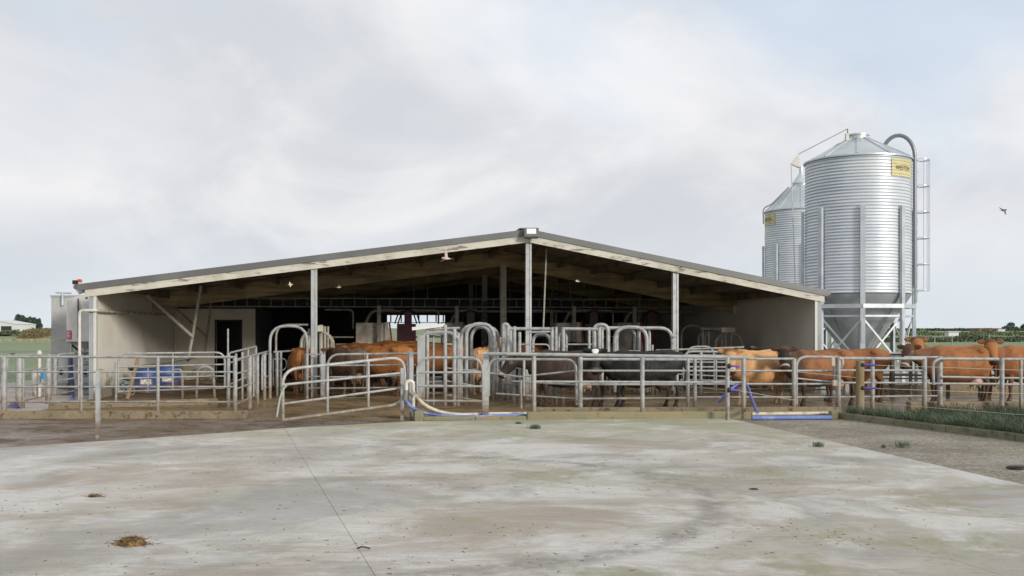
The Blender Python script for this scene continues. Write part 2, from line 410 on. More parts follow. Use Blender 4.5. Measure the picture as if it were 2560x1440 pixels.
sheet('stone_pad', [tuple(B(WID + .3, .3)[:2]), (30, 26.0), (34, 44), tuple(B(WID + .3, 19)[:2])], -.006, m_stone)

def kerb(name, a, b, wd, h, mat, n=1, gap=.008, z0=-.05, jit=0.0):
    a, b = Vector((a[0], a[1], 0)), Vector((b[0], b[1], 0)); d = (b - a).normalized(); nrm = Vector((-d.y, d.x, 0))
    L = (b - a).length / n
    root = empty(name, a, kind='structure') if n > 1 else None
    for i in range(n):
        dz = random.uniform(-jit, jit)
        bx = bbox(i * L + (gap if i else 0), (i + 1) * L, 0, wd, z0, h + dz, .012)
        vf = ([a + d * p.x + nrm * (p.y + dz) + Vector((0, 0, p.z)) for p in bx[0]], bx[1])
        if root: obj('kerb_block', vf, mat, root)
        else: obj(name, vf, mat, kind='structure')
kerb('kerb_left', (-11.5, 19.19), (gp(612, 1047).x, 19.19), .24, .14, m_kerb)
kerb('kerb_inner', gp(122, 1026), gp(545, 1012), .22, .14, m_kerb)
kerb('kerb_front', gp(1318, 1049), gp(1878, 1048), .2, .14, m_kerb2)
kerb('kerb_low', gp(1058, 1051), gp(1316, 1050), .18, .065, m_kerb2, n=2, jit=.002)
kerb('kerb_end', gp(1036, 1053), gp(1057, 1053), .22, .19, m_kerb2)
kerb('kerb_back', gp(1330, 1040, 0), (gp(2100, 1036).x, 19.95), .22, .16, m_kerb)
kerb('kerb_grass', k0, k1 + kd * 4, .15, .12, m_kerb3, n=6, jit=.006)
kerb('kerb_corner', gp(2079, 1049), gp(2096, 1049), .2, .16, m_kerb2)
kerb('kerb_right', gp(2276, 1029), (16, 20.9), .24, .20, m_kerb)
kerb('wall_low', gp(2130, 987), (24, 25.6), .25, .27, m_kerb)

# long grass strip between the kerb and the cow lane
m_grass = M('long_grass', '#566351', .75, 0, var=('#818a72', 3.0, .46, .72), spec=.2)
def blades(name, pts_fn, n, h0, h1, wd, mat, lean=(0, 0), kind='stuff', label=None, cat=None, clump=0):
    V, Fc = [], []
    for _ in range(n):
        p = pts_fn()
        if p is None: continue
        h = random.uniform(h0, h1); a = random.uniform(0, 2 * math.pi); w_ = wd * random.uniform(.6, 1.3)
        lx = lean[0] + random.gauss(0, .45); ly = lean[1] + random.gauss(0, .45)
        s_ = Vector((math.cos(a), math.sin(a), 0)) * w_
        m_ = p + Vector((lx * h * .35, ly * h * .35, h * .62)); t_ = p + Vector((lx * h, ly * h, h * random.uniform(.75, 1.0)))
        o = len(V); V += [p - s_, p + s_, m_ + s_ * .8, m_ - s_ * .8, t_]
        Fc += [(o, o+1, o+2, o+3), (o+3, o+2, o+4)]
    return obj(name, (V, Fc), mat, kind=kind, label=label, cat=cat)
nk = Vector((-kd.y, kd.x, 0));  nk = nk if nk.x > 0 else -nk
tri = [k0 + nk * .2 + kd * .3, k1 + kd * 3 + nk * .2, Vector((16, 20.7, 0)), gp(2110, 1033)]
def in_poly(p, poly):
    c = False; n = len(poly)
    for i in range(n):
        a, b = poly[i], poly[(i+1) % n]
        if (a.y > p.y) != (b.y > p.y) and p.x < (b.x - a.x) * (p.y - a.y) / (b.y - a.y) + a.x: c = not c
    return c
cent = [Vector((random.uniform(6, 13), random.uniform(13, 21), 0)) for _ in range(160)]
def strip_pt():
    for _ in range(30):
        if random.random() < .6:
            c_ = random.choice(cent); p = c_ + Vector((random.gauss(0, .13), random.gauss(0, .13), 0))
        else: p = Vector((random.uniform(6, 13), random.uniform(13, 21), 0))
        if in_poly(p, tri): return p
    return None
sheet('grass_bank', [(p.x, p.y) for p in tri], .03, m_grass)
blades('long_grass', strip_pt, 20000, .08, .27, .0035, m_grass, lean=(-.45, -.6), label='long unmown grass on the bank beside the concrete kerb', cat='grass')
def edge_pt():
    t = random.uniform(.02, .99) * ((k1 - k0).length + 3); return k0 + kd * t + nk * random.uniform(.13, .34) + Vector((0, 0, .05))
blades('overhanging_grass', edge_pt, 3500, .14, .30, .0035, m_grass, lean=(-.7, -.5), label='grass blades drooping over the kerb edge', cat='grass')

# small weeds rooted in joints and gravel
def weed(px, py, rad, n, h):
    c = gp(px, py, .012)
    def f(): return c + Vector((random.gauss(0, rad * .4), random.gauss(0, rad * .4), 0))
    return f
for (px, py, rad, n, h, lab) in ((1337, 1072, .13, 160, .1, 'small dark grass tuft at the concrete joint by the front kerb'),
        (1296, 1060, .08, 70, .06, 'low weed pressed against the yellow-green kerb foot'),
        (2045, 1117, .10, 130, .1, 'single green tuft growing from bare pale concrete'),
        (2208, 1119, .04, 80, .06, 'tiny tuft at the edge of the gravel lane'),
        (2256, 1117, .12, 150, .1, 'round grass tuft in the gravel beside the concrete edge')):
    blades('weed_tuft', weed(px, py, rad, n, h), n, h * .5, h, .004, m_grass, kind=None, label=lab, cat='weed')

# dung pat with straw and small litter
m_straw = M('dung_straw', '#8a6f45', .9, 0, var=('#4d3b24', 25, .4, .6))
def pat(px, py, rad, h, lab, n=160):
    c = gp(px, py, .014); V, Fc = ball((c.x, c.y, c.z), rad, rad * .6, h, 18, 8)
    V = [Vector((p.x + random.gauss(0, rad * .07), p.y + random.gauss(0, rad * .05), max(p.z + random.gauss(0, h * .08), .0135))) for p in V]
    parts = [(V, Fc)]
    for _ in range(n):
        q = c + Vector((random.gauss(0, rad * .55), random.gauss(0, rad * .35), 0)); a = random.uniform(0, 6.28); L = random.uniform(.02, .07)
        e = max(0, 1 - ((q.x - c.x) / rad) ** 2 - ((q.y - c.y) / (rad * .6)) ** 2) ** .5 * h
        q.z = .016 + e
        parts.append(beam(q, q + Vector((math.cos(a) * L, math.sin(a) * L, random.uniform(0, .02))), .004, .003))
    obj('dung_pat', join(*parts), m_straw, label=lab, cat='dung')
pat(330, 1362, .12, .055, 'straw-flecked brown dung pat on the open concrete')
pat(236, 1242, .06, .010, 'small scatter of straw and dung on pale concrete', 90)
m_black = M('black_rubber', '#23211f', .6)
obj('rubber_strap', tube(fillet([gp(893, 1371, .03), gp(905, 1366, .05), gp(925, 1371, .025)], .03), .006, 6), m_black, label='short black rubber strap lying across the concrete joint', cat='strap')
m_leaf = M('dead_leaf', '#33302a', .9)
for (px, py, s_, lab) in ((1885, 1224, .05, 'dark leaf scrap on the damp concrete patch'), (2540, 1172, .12, 'dark clod of earth on the gravel lane')):
    c = gp(px, py, .012); b_ = ball((c.x, c.y, c.z + s_ * .12), s_, s_ * .6, s_ * .22, 10, 6)
    obj('clod', ([Vector((p.x + random.gauss(0, s_*.12), p.y + random.gauss(0, s_*.08), max(p.z, .010))) for p in b_[0]], b_[1]), m_leaf, label=lab, cat='debris')

# crumbs of dirt and straw trodden over the slabs
random.seed(21); V, Fc = [], []
clus = [(random.uniform(-5, 4), random.uniform(6.6, 15)) for _ in range(26)] + [(-2.2, 7.9), (-2.4, 8.0), (-1.6, 9.5), (-.6, 13.4), (.2, 13.0), (.9, 8.3)]
for k in range(900):
    if random.random() < .7:
        q = random.choice(clus); x, y = q[0] + random.gauss(0, .5), q[1] + random.gauss(0, .28)
    else: x, y = random.uniform(-7, 6), random.uniform(6.4, 17)
    s_ = random.uniform(.003, .008); a = random.uniform(0, 6.28)
    if random.random() < .35:
        b_ = beam((x, y, .0165), (x + math.cos(a) * s_ * 6, y + math.sin(a) * s_ * 6, .0185), .004, .003)
    else:
        b_ = ([Vector((x + s_ * math.cos(a + q * 2.1) * 1.4, y + s_ * math.sin(a + q * 2.1), .0135)) for q in range(3)] + [Vector((x, y, .014 + s_ * .8))], [(0, 1, 3), (1, 2, 3), (2, 0, 3), (2, 1, 0)])
    o = len(V); V += list(b_[0]); Fc += [tuple(i + o for i in f) for f in b_[1]]
obj('yard_litter', (V, Fc), M('litter', '#5b4a36', .9, 0, var=('#8d7a58', 40, .5, .6)), kind='stuff', label='crumbs of dirt and straw trodden over the concrete yard', cat='litter')
# ================================================================ BARN
m_fascia = M('weathered_fascia', '#c2beb0', .7, 0, streak=('#77726a', 2.2, 2.2, 12, .54, .66), var=('#a8a393', 1.6, .42, .70), bump=(30, .1, .01))
m_barge = M('grey_barge', '#636362', .45, .2, var=('#6d6e6d', 1.2, .4, .7))
m_roof = M('roof_sheet', '#4a4c4c', .55, .2)
m_under = M('roof_lining', '#8d8a80', .8, 0, var=('#6b685f', 1.2, .4, .7))
m_lining = M('wall_lining', '#e6e1d4', .6, 0, var=('#dad4c6', .6, .4, .7), mud=(.9, '#7d6a4e', 5, .72))
m_clad = M('grey_cladding', '#a9adaf', .5, .1, var=('#989c9e', 2, .4, .7))
m_glulam = M('glulam', '#b4a17a', .7, 0, streak=('#76664a', .5, .5, 7, .42, .70), var=('#93815c', 1.3, .40, .66), bump=(30, .1, .01))
m_purlin = M('purlin_timber', '#7d7565', .8, 0, var=('#5c5547', 1.5, .4, .7))
m_speck = M('speckled_steel', '#b5b3a8', .55, .15, mud=(4.2, '#4a4236', 42, .74))
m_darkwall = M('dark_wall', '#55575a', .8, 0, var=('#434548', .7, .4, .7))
m_conc2 = M('nib_concrete', '#a39b8c', .85, 0, var=('#7f735f', 2, .4, .7))
EZ = zb(740, 0, 0); AZ = zb(606, SAP, 0); ER = zb(752, WID, 0)     # underside of the gable board
def roofz(s): return EZ + (AZ - EZ) * s / SAP if s <= SAP else AZ + (ER - AZ) * (s - SAP) / (WID - SAP)
barn = empty('milking_barn', B(WID / 2, 0, .02), 'long low-gabled open-fronted milking barn with pale gable boards', 'barn')
OV = .35                            # gable board stands this far in front of the posts
def strip_vf(s0, s1, v0, v1, zlo0, zhi0, zlo1, zhi1):     # sloped bar: two ends with own heights
    a = [B(s0, v0, zlo0), B(s1, v0, zlo1), B(s1, v1, zlo1), B(s0, v1, zlo0), B(s0, v0, zhi0), B(s1, v0, zhi1), B(s1, v1, zhi1), B(s0, v1, zhi0)]
    return a, [(3, 2, 1, 0), (4, 5, 6, 7), (0, 1, 5, 4), (1, 2, 6, 5), (2, 3, 7, 6), (3, 0, 4, 7)]
# gable boards, each run made of butted lengths
for (s0, s1, k) in ((-.22, SAP - .003, 3), (SAP + .003, WID + .22, 2)):
    for i in range(k):
        a, b = s0 + (s1 - s0) * i / k + (.003 if i else 0), s0 + (s1 - s0) * (i + 1) / k
        za, zc = roofz(max(0, min(a, WID))), roofz(max(0, min(b, WID)))
        if a < 0: za = EZ - .22 * (AZ - EZ) / SAP
        if b > WID: zc = ER - .22 * (AZ - ER) / (WID - SAP)
        obj('gable_board', strip_vf(a, b, -.045, 0, za, za + .19, zc, zc + .19), m_fascia, barn)
def rz2(s):
    if s < 0: return EZ + s * (AZ - EZ) / SAP
    if s > WID: return ER - (s - WID) * (AZ - ER) / (WID - SAP)
    return roofz(s)
for (s0, s1) in ((-.4, SAP), (SAP, WID + .3)):
    obj('barge_flashing', strip_vf(s0, s1, -.075, -.048, rz2(s0) + .178, rz2(s0) + .335, rz2(s1) + .178, rz2(s1) + .335), m_barge, barn)
    r_ = obj('roof', strip_vf(s0, s1, -.045, DEP + .3, rz2(s0) + .285, rz2(s0) + .325, rz2(s1) + .285, rz2(s1) + .325), [m_roof], barn)
    # corrugated lining seen from below
    n = 110; V, Fc = [], []
    for i in range(n + 1):
        s = s0 + (s1 - s0) * i / n; dz = .276 - (.02 if i % 2 else 0)
        V += [B(s, 0.01, rz2(s) + dz), B(s, DEP, rz2(s) + dz)]
    Fc = [(2*i, 2*i+2, 2*i+3, 2*i+1) for i in range(n)]
    obj('roof_lining', (V, Fc), m_under, barn)
obj('ridge_cap', strip_vf(SAP - .25, SAP + .25, -.08, DEP + .3, AZ + .338, AZ + .365, AZ + .338, AZ + .365), m_barge, barn)
obj('eaves_gutter', tube([B(-.42, -.05, rz2(-.4) + .27), B(-.42, DEP, rz2(-.4) + .27)], .07, 8), m_barge, barn, smooth=True)
obj('eaves_gutter', tube([B(WID + .33, -.05, rz2(WID + .3) + .27), B(WID + .33, DEP, rz2(WID + .3) + .27)], .07, 8), m_barge, barn, smooth=True)
# purlins run back from the gable board; rafters stand on each frame line
npl = 17
for i in range(npl):
    s = .5 + (WID - 1.0) * i / (npl - 1)
    if abs(s - SAP) < .25: s += .3
    z = roofz(s) + .05
    obj('purlin', beam(B(s, .02, z + .1), B(s, DEP - .2, z + .1), .05, .2), m_purlin, barn)
EB = zb(783, WID, BAY)
for fr in range(1, 4):
    v = BAY * fr
    for (s0, s1) in ((.02, SAP), (SAP, WID - .02)):
        def rb(s): return roofz(s) - (ER - EB)
        r_ = obj('rafter', strip_vf(s0, s1, v - .07, v + .07, rb(s0), roofz(s0) + .245, rb(s1), roofz(s1) + .245), m_glulam, barn)
        if s1 > SAP: obj('end_plate', join(strip_vf(s1 - .12, s1 - .02, v - .09, v - .075, EB - .02, ER, EB - .02, ER)), white_paint, r_)
    for s, hz_ in ((SAP, AZ), ):
        obj('ridge_post', beam(B(s + .05, v, 0), B(s + .05, v, AZ - .2), .19, .19, up=V2), m_speck, barn)
# front posts: galvanised C-sections with a folded groove
def c_post(s, v, z1, wd=.15, dp=.15, mat=galv2, name='post'):
    prof = [(-wd/2, -dp/2), (-wd*.18, -dp/2), (-wd*.10, -dp/2 + .018), (wd*.10, -dp/2 + .018), (wd*.18, -dp/2), (wd/2, -dp/2), (wd/2, dp/2), (-wd/2, dp/2)]
    pts = [(B(s + a, v + b).x, B(s + a, v + b).y) for a, b in prof]
    return obj(name, prism(pts, .0, z1), mat, barn)
for s in (S1, SAP, S3): c_post(s, .09, roofz(s) + .15)
# side walls: lining sheets inside, cladding outside, corner trims, concrete nib
for side in (0, 1):
    s_in, s_out = (0, -.14) if side == 0 else (WID, WID + .14)
    n = 8
    for i in range(n):
        v0, v1 = .1 + (DEP - .1) * i / n + .004, .1 + (DEP - .1) * (i + 1) / n
        top = (EZ if side == 0 else ER) + .26
        a, b = (s_in - .02, s_in) if side == 0 else (s_in, s_in + .02)
        obj('wall_sheet', strip_vf(a, b, v0, v1, .22, top, .22, top), m_lining, barn)
    a, b = (s_out, s_in - .025) if side == 0 else (s_in + .025, s_out)
    top = (EZ if side == 0 else ER) + .2
    obj('wall', strip_vf(a, b, .06, DEP, 0, top, 0, top), m_clad, barn)
    a, b = (s_in - .02, s_in + .06) if side == 0 else (s_in - .06, s_in + .02)
    obj('wall_nib', strip_vf(a, b, .12, DEP, 0, .215, 0, .215), m_conc2, barn)
    a, b = (s_in - .14, s_in - .035) if side == 0 else (s_in + .04, s_in + .14)
    c = obj('corner_trim', strip_vf(a, b, .0, .05, 0, top, 0, top), m_clad, barn)
    for k in range(3):
        x = a + (b - a) * (k + .5) / 3; obj('rib', strip_vf(x - .008, x + .008, -.012, 0, .05, top - .1, .05, top - .1), m_clad, c)
    a, b = (s_in - .03, s_in + .04) if side == 0 else (s_in - .035, s_in + .035)
    obj('corner_post', strip_vf(a, b, -.02, .1, 0, top - .2 + (.02), 0, top - .2 + .02), white_paint, barn)
# rear wall with a doorway gap, piers and high glazing
s_a, s_b = s_at(968, DEP), s_at(1112, DEP)
zt = zb(788, s_a, DEP)
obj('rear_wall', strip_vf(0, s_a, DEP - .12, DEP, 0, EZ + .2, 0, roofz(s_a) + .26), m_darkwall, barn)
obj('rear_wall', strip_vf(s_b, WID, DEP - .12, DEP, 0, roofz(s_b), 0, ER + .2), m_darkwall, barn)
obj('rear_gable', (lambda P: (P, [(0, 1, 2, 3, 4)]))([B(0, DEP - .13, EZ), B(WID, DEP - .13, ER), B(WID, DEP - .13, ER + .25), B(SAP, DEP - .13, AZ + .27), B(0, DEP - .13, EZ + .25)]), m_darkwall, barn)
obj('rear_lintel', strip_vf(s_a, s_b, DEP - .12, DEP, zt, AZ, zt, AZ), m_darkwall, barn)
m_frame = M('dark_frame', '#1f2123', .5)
wf = obj('rear_window', strip_vf(s_a, s_b, DEP - .1, DEP - .04, zb(807, s_a, DEP), zb(805.5, s_a, DEP), zb(807, s_a, DEP), zb(805.5, s_a, DEP)), m_frame, barn)
for px in (977, 1003, 1020, 1047, 1068, 1090, 1108):
    s = s_at(px, DEP); obj('mullion', strip_vf(s - .03, s + .03, DEP - .09, DEP - .05, zb(806, s, DEP) + .02, zt, zb(806, s, DEP) + .02, zt), m_frame, wf)
# office partition with doorway
S_p1 = s_at(638, VP7); d0, d1_ = s_at(541, VP7), s_at(602, VP7); dz_ = zb(803, d0, VP7); topz = zb(772, d0, VP7)
m_part = M('partition_lining', '#d8cfbd', .65, 0, var=('#c6bdab', .8, .4, .7), mud=(.8, '#6f5b3f', 5, .7))
for (a, b) in ((.02, d0), (d1_, S_p1)):
    obj('partition', strip_vf(a, b, VP7, VP7 + .1, .02, topz, .02, topz), m_part, barn)
obj('partition', strip_vf(d0, d1_, VP7, VP7 + .1, dz_, topz, dz_, topz), m_part, barn)
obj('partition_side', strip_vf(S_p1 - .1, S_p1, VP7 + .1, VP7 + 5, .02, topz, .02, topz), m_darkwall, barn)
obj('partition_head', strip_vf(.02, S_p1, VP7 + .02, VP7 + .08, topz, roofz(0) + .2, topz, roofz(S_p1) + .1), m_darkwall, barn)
fr_ = obj('door_frame', join(strip_vf(d0 - .05, d0, VP7 - .02, VP7 - .002, .02, dz_ + .05, .02, dz_ + .05), strip_vf(d1_, d1_ + .05, VP7 - .02, VP7 - .002, .02, dz_ + .05, .02, dz_ + .05), strip_vf(d0, d1_, VP7 - .02, VP7 - .002, dz_, dz_ + .05, dz_, dz_ + .05)), m_frame, barn)
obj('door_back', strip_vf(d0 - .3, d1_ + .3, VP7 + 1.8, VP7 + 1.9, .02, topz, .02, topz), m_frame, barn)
# timber braces on the side wall
for (a, b, r_) in (((365, 735), (483, 843), .045), ((503, 714), (470, 905), .045), ((435, 767), (517, 842), .035), ((528, 757), (512, 882), .035)):
    y0 = B(s_at(a[0], 3.2), 3.2).y if r_ > .04 else B(s_at(a[0], VP7 - 1), VP7 - 1).y
    p, q = at(a[0], a[1], y0), at(b[0], b[1], y0 + .2)
    obj('brace', tube([p, q], r_, 8), galv_dirty, barn, smooth=True)
# white water pipe run along the inside of the side wall
pz = zb(776, 0, 0)
wp = fillet([at(199, 1000, B(0, -.1).y), at(199, 776, B(0, -.1).y), B(.06, -.08, pz), B(.08, .2, pz - .01), B(.08, VP7 - .3, pz - .02), B(.12, VP7 - .3, .3)], .1)
pipe = obj('water_pipe', tube(wp, .036, 10), pvc, None, smooth=True, label='white plastic water pipe running up and along the barn side wall', cat='pipe')
for i in range(12):
    v = .8 + i * (VP7 - 1.4) / 12; obj('pipe_clip', tube([B(.08, v, pz - .015), B(.08, v + .03, pz - .015)], .043, 8), m_frame, pipe)
# floodlight on the apex
m_lampglass = M('lamp_glass', '#dfe3e0', .15)
fl_c = B(SAP + .03, -.25, AZ + .22)
fl = empty('floodlight', fl_c, 'square grey floodlight fixed on the gable apex', 'floodlight')
def tilt(vf, c, rx): return xf(vf, Matrix.Translation(c) @ Matrix.Rotation(R(rx), 4, 'X') @ Matrix.Translation(-c))
y_ = fl_c
obj('housing', tilt(bbox(y_.x - .19, y_.x + .19, y_.y - .06, y_.y + .05, y_.z - .15, y_.z + .13, .025), y_, -22), m_barge, fl)
obj('lens', tilt(bbox(y_.x - .12, y_.x + .12, y_.y - .068, y_.y - .058, y_.z - .06, y_.z + .09, .004), y_, -22), m_lampglass, fl)
obj('bracket', beam(y_ + Vector((0, .03, 0)), y_ + Vector((0, .18, -.05)), .12, .04), m_frame, fl)
m_red = M('red_plastic', '#b23a2c', .4)

# ---------------- things fixed high inside the barn
def tray(v, sa, sb, z, lab, rungs):
    t = empty('cable_tray', B(sa, v, z), lab, 'cable tray')
    for zz in (z - .14, z + .14):
        obj('side_rail', beam(B(sa, v, zz), B(sb, v, zz), .03, .035), galv_dirty, t)
    for i in range(rungs):
        s = sa + (sb - sa) * (i + .5) / rungs
        obj('rung', beam(B(s, v - .005, z - .123), B(s, v - .005, z + .123), .02, .03, up=V2), galv_dirty, t)
    for k in range(4):
        zz = z - .10 + k * .05
        e = sb - (3.2 if k else 2.6) - k * .2
        obj('cable', tube([B(sa + .1, v + .025, zz), B((sa + e) / 2, v + .025, zz - .012), B(e, v + .025, zz)], .02, 6), m_frame, t)
    for k in range(7):
        s = sa + (sb - sa) * (k + .3) / 7
        obj('hanger', tube([B(s, v, z + .14), B(s, v, roofz(s) + .2)], .012, 6), galv_dirty, t)
    return t
VT = VP7 - .6
tray(VT, s_at(450, VT), s_at(1720, VT), zb(757, s_at(1000, VT), VT), 'dark cable ladder carrying cables across the barn under the roof', 44)
vm = empty('vacuum_pipe', B(s_at(940, VT + .7), VT + .7, zb(778, s_at(1200, VT), VT)), 'pale overhead vacuum pipe crossing above the milking robots', 'pipe')
zz = zb(778, s_at(1200, VT), VT + .7)
obj('pipe_run', tube([B(s_at(945, VT + .7), VT + .7, zz), B(s_at(1745, VT + .7), VT + .7, zz)], .05, 10), galv_dirty, vm, smooth=True)
for px in (1035, 1190, 1275, 1380, 1475, 1600, 1730):
    s = s_at(px, VT + .7); obj('pipe_hanger', tube([B(s, VT + .7, zz + .05), B(s, VT + .7, roofz(s) + .2)], .012, 6), galv_dirty, vm)
for i, px in enumerate((1390, 1378, 1145, 1598, 1612)):
    s = s_at(px, VT + .7); obj('drop_pipe', tube([B(s, VT + .7, zz - .05), B(s, VT + .7, zz - .75)], .045, 8), galv_dirty, vm, smooth=True)

# ---------------- milking robots
m_cream = M('cream_panel', '#e2d8c6', .45, 0, var=('#9f9483', 1.5, .4, .7), mud=(1.1, '#6a5540', 8, .66))
m_maroon = M('maroon_panel', '#54131c', .4, 0, var=('#3d0e15', 1.5, .4, .7))
m_redtrim = M('red_trim', '#a8262c', .4)
def robot(px0, px1, px2, v, lab):
    """px0..px1 cream cabinet face, px1..px2 maroon guard"""
    s0, s1, s2 = s_at(px0, v), s_at(px1, v), s_at(px2, v); tp = zb(807, s0, v)
    t = empty('milking_robot', B((s0 + s1) / 2, v + .3, .02), lab, 'milking robot', 'milking robots along the back of the barn')
    obj('cabinet', strip_vf(s0, s1 - .12, v, v + .7, .3, tp, .3, tp), m_cream, t)
    obj('plinth', strip_vf(s0 + .05, s2 - .05, v + .06, v + .8, .02, .29, .02, .29), m_darkwall, t)
    P = [B(s1 - .11, v - .06, .3), B(s1 + .2, v - .06, .3), B(s1, v - .06, tp + .02), B(s1 - .11, v - .06, tp + .02)]
    Q = [p + V2 * .6 for p in P]
    obj('door_panel', (P + Q, [(0, 1, 2, 3)[::1], (7, 6, 5, 4), (0, 4, 5, 1), (1, 5, 6, 2), (2, 6, 7, 3), (3, 7, 4, 0)]), m_cream, t)
    P = [B(s1 + .215, v - .07, .3), B(s1 + .27, v - .07, .3), B(s1 + .07, v - .07, tp + .03), B(s1 + .015, v - .07, tp + .03)]
    Q = [p + V2 * .6 for p in P]
    obj('edge_trim', (P + Q, [(0, 1, 2, 3), (7, 6, 5, 4), (0, 4, 5, 1), (1, 5, 6, 2), (2, 6, 7, 3), (3, 7, 4, 0)]), m_redtrim, t)
    obj('guard_panel', strip_vf(s1 + .29, s2, v + .05, v + .5, .3, tp - .03, .3, tp - .03), m_maroon, t)
    mast = (s1 + s2) / 2 + .2
    obj('mast', strip_vf(mast - .12, mast + .12, v + .2, v + .4, tp - .03, tp + .42, tp - .03, tp + .42), m_maroon, t)
    for k in range(4):
        x = mast + (-1) ** k * (.16 + .05 * k)
        obj('hose', tube(fillet([B(mast, v + .18, tp + .40), B(x, v + .15, tp + .34), B(x + (-1) ** k * .12, v + .15, tp - .03)], .2), .022, 6), m_black, t, smooth=True)
    # arm post and stall rails
    ap = s0 + (s1 - s0) * .72
    obj('arm_post', beam(B(ap, v - .15, .0), B(ap, v - .15, tp + .55), .12, .12, up=V2), galv_dirty, t)
    obj('arm_rail', tube(fillet([B(s0 - 1.0, v + .3, tp + .42), B(s0 - .1, v + .3, tp + .42), B(s0 - .1, v + .3, tp - .2)], .15), .03, 8), galv_dirty, t, smooth=True)
    obj('milk_line', tube(fillet([B(s0 + .3, v + .3, tp), B(s0 + .5, v + .3, tp + .4), B(s0 + 1.2, v + .3, tp + .42)], .2), .05, 8), galv_dirty, t, smooth=True)
    for k in range(4):
        z = .5 + k * .32; obj('stall_rail', tube([B(s0 - 1.1, v - .2, z), B(s0 - .06, v - .2, z)], .025, 6), galv_dirty, t)
    obj('feed_bin', strip_vf(s0 - 1.0, s0 - .12, v + .2, v + .7, .6, 1.25, .6, 1.25), m_conc2, t)
    return t
VR = BAY + .9
robot(890, 970, 1040, VR, 'milking robot with cream cabinet and red-edged maroon guard against the bright rear opening')
robot(1392, 1448, 1500, VR + .4, 'milking robot with orange-red panel edge seen between the white gate posts')
robot(1545, 1598, 1640, VR + .6, 'milking robot with cream cabinet and looping hose behind the arched rails')
robot(1105, 1155, 1172, VR + .5, 'milking robot half hidden by the arched drafting gates')
# hanging rope and pull poles
obj('hanging_pole', tube([at(1366, 622, B(SAP, .8).y), at(1358, 828, B(SAP, .8).y - .4)], .022, 6), galv_dirty, label='thin grey pole hanging from the roof beside the central post', cat='pole')
# lifting beacon and vent on the left eave
c = at(199, 735, B(-.5, .6).y)
vt = empty('alarm_beacon', c, 'red-topped alarm beacon on a white bent pipe at the eave', 'beacon')
obj('stem', tube(fillet([c, c + Vector((0, 0, .28))], .05), .035, 8), pvc, vt)
obj('elbow', tube(fillet([c + Vector((.0, 0, .04)), c + Vector((.16, 0, .06)), c + Vector((.17, 0, -.13))], .06), .035, 8), pvc, vt, smooth=True)
obj('lamp', lathe([(.055, c.z + .29), (.06, c.z + .31), (.055, c.z + .36), (0, c.z + .375)], c, 12), m_red, vt)
obj('driver', box(c.x - .16, c.x - .06, c.y - .05, c.y + .05, c.z + .24, c.z + .34), m_black, vt)
# ================================================================ FENCES AND GATES
def fence(name, label, cat, pl, posts=(), rails=(), bars=(), group=None, mat=galv, base=None, rad=.22):
    """posts: (px, y_top, y_bottom|None, radius[, 'c'])  rails: ([(px, py)...], radius)  bars: vertical infill"""
    allp = [q for r_ in rails for q in r_[0]] + [(p[0], p[1]) for p in posts]
    cx = sum(q[0] for q in allp) / len(allp)
    t = empty(name, pl.foot(cx, .02), label, cat, group)
    for p in posts:
        top = pl.at(p[0], p[1]); bot = pl.at(p[0], p[2]) if p[2] else pl.foot(p[0], .0)
        bot = Vector((top.x, top.y, max(bot.z, 0.0)))
        if len(p) > 4: obj('post', beam(bot, top, p[3] * 2, p[3] * 1.6, up=Vector((0, 1, 0))), galv2, t)
        else:
            obj('post', tube([bot, top], p[3], 10), mat, t, smooth=True)
    for r_ in rails:
        off = r_[2] if len(r_) > 2 else 0.0
        pts = [pl.at(x, y, off) for x, y in r_[0]]; r_ = (r_[0], r_[1] * .92) + tuple(r_[2:])
        if len(pts) > 2 and not (len(r_) > 3): pts = fillet(pts, rad)
        obj('rail', tube(pts, r_[1], 8), mat, t, smooth=True)
    for b_ in bars:
        obj('bar', tube([pl.at(b_[0], b_[1]), pl.at(b_[0] + (b_[4] if len(b_) > 4 else 0), b_[2])], b_[3], 8), mat, t, smooth=True)
    return t
T, S = .026, .02
PL_L = frontal(19.32)
fence('pipe_fence', 'straight four-rail pipe fence set on the long mud-splashed kerb', 'fence', PL_L,
      posts=[(10, 893, None, .06), (203, 893, None, .034), (395, 893, None, .034), (588, 891, None, .042)],
      rails=[([(-60, 892), (592, 893)], T), ([(-60, 930), (585, 930)], S), ([(-60, 967), (585, 967)], S), ([(-60, 1004), (585, 1005)], S)])
# swing gate panels beside the milk tank, running back
pl = Plane(gp(48, 1022)[:2], gp(236, 992)[:2])
fence('pipe_gate', 'sagging pipe gate swung back toward the milk tank', 'gate', pl,
      posts=[(48, 893, None, .075), (57, 897, None, .045)],
      rails=[([(18, 925), (18, 888), (136, 888)], .024), ([(60, 926), (136, 920)], S), ([(60, 964), (136, 955)], S), ([(58, 1002), (136, 985)], S)], bars=[(136, 886, 990, .022)])
fence('pipe_gate', 'second pipe gate hung past the sagging one, ending at the barn corner', 'gate', pl,
      posts=[(121, 886, None, .07)],
      rails=[([(139, 990), (139, 888), (160, 885), (226, 881)], .028), ([(140, 919), (228, 910)], S), ([(140, 953), (228, 938)], S), ([(140, 986), (228, 968)], S)])
# galvanised stake on the mud
fence('fence_stake', 'lone galvanised stake standing in the mud before the kerb', 'stake', frontal(gp(247, 1099).y), posts=[(245, 928, None, .03, 'c')])
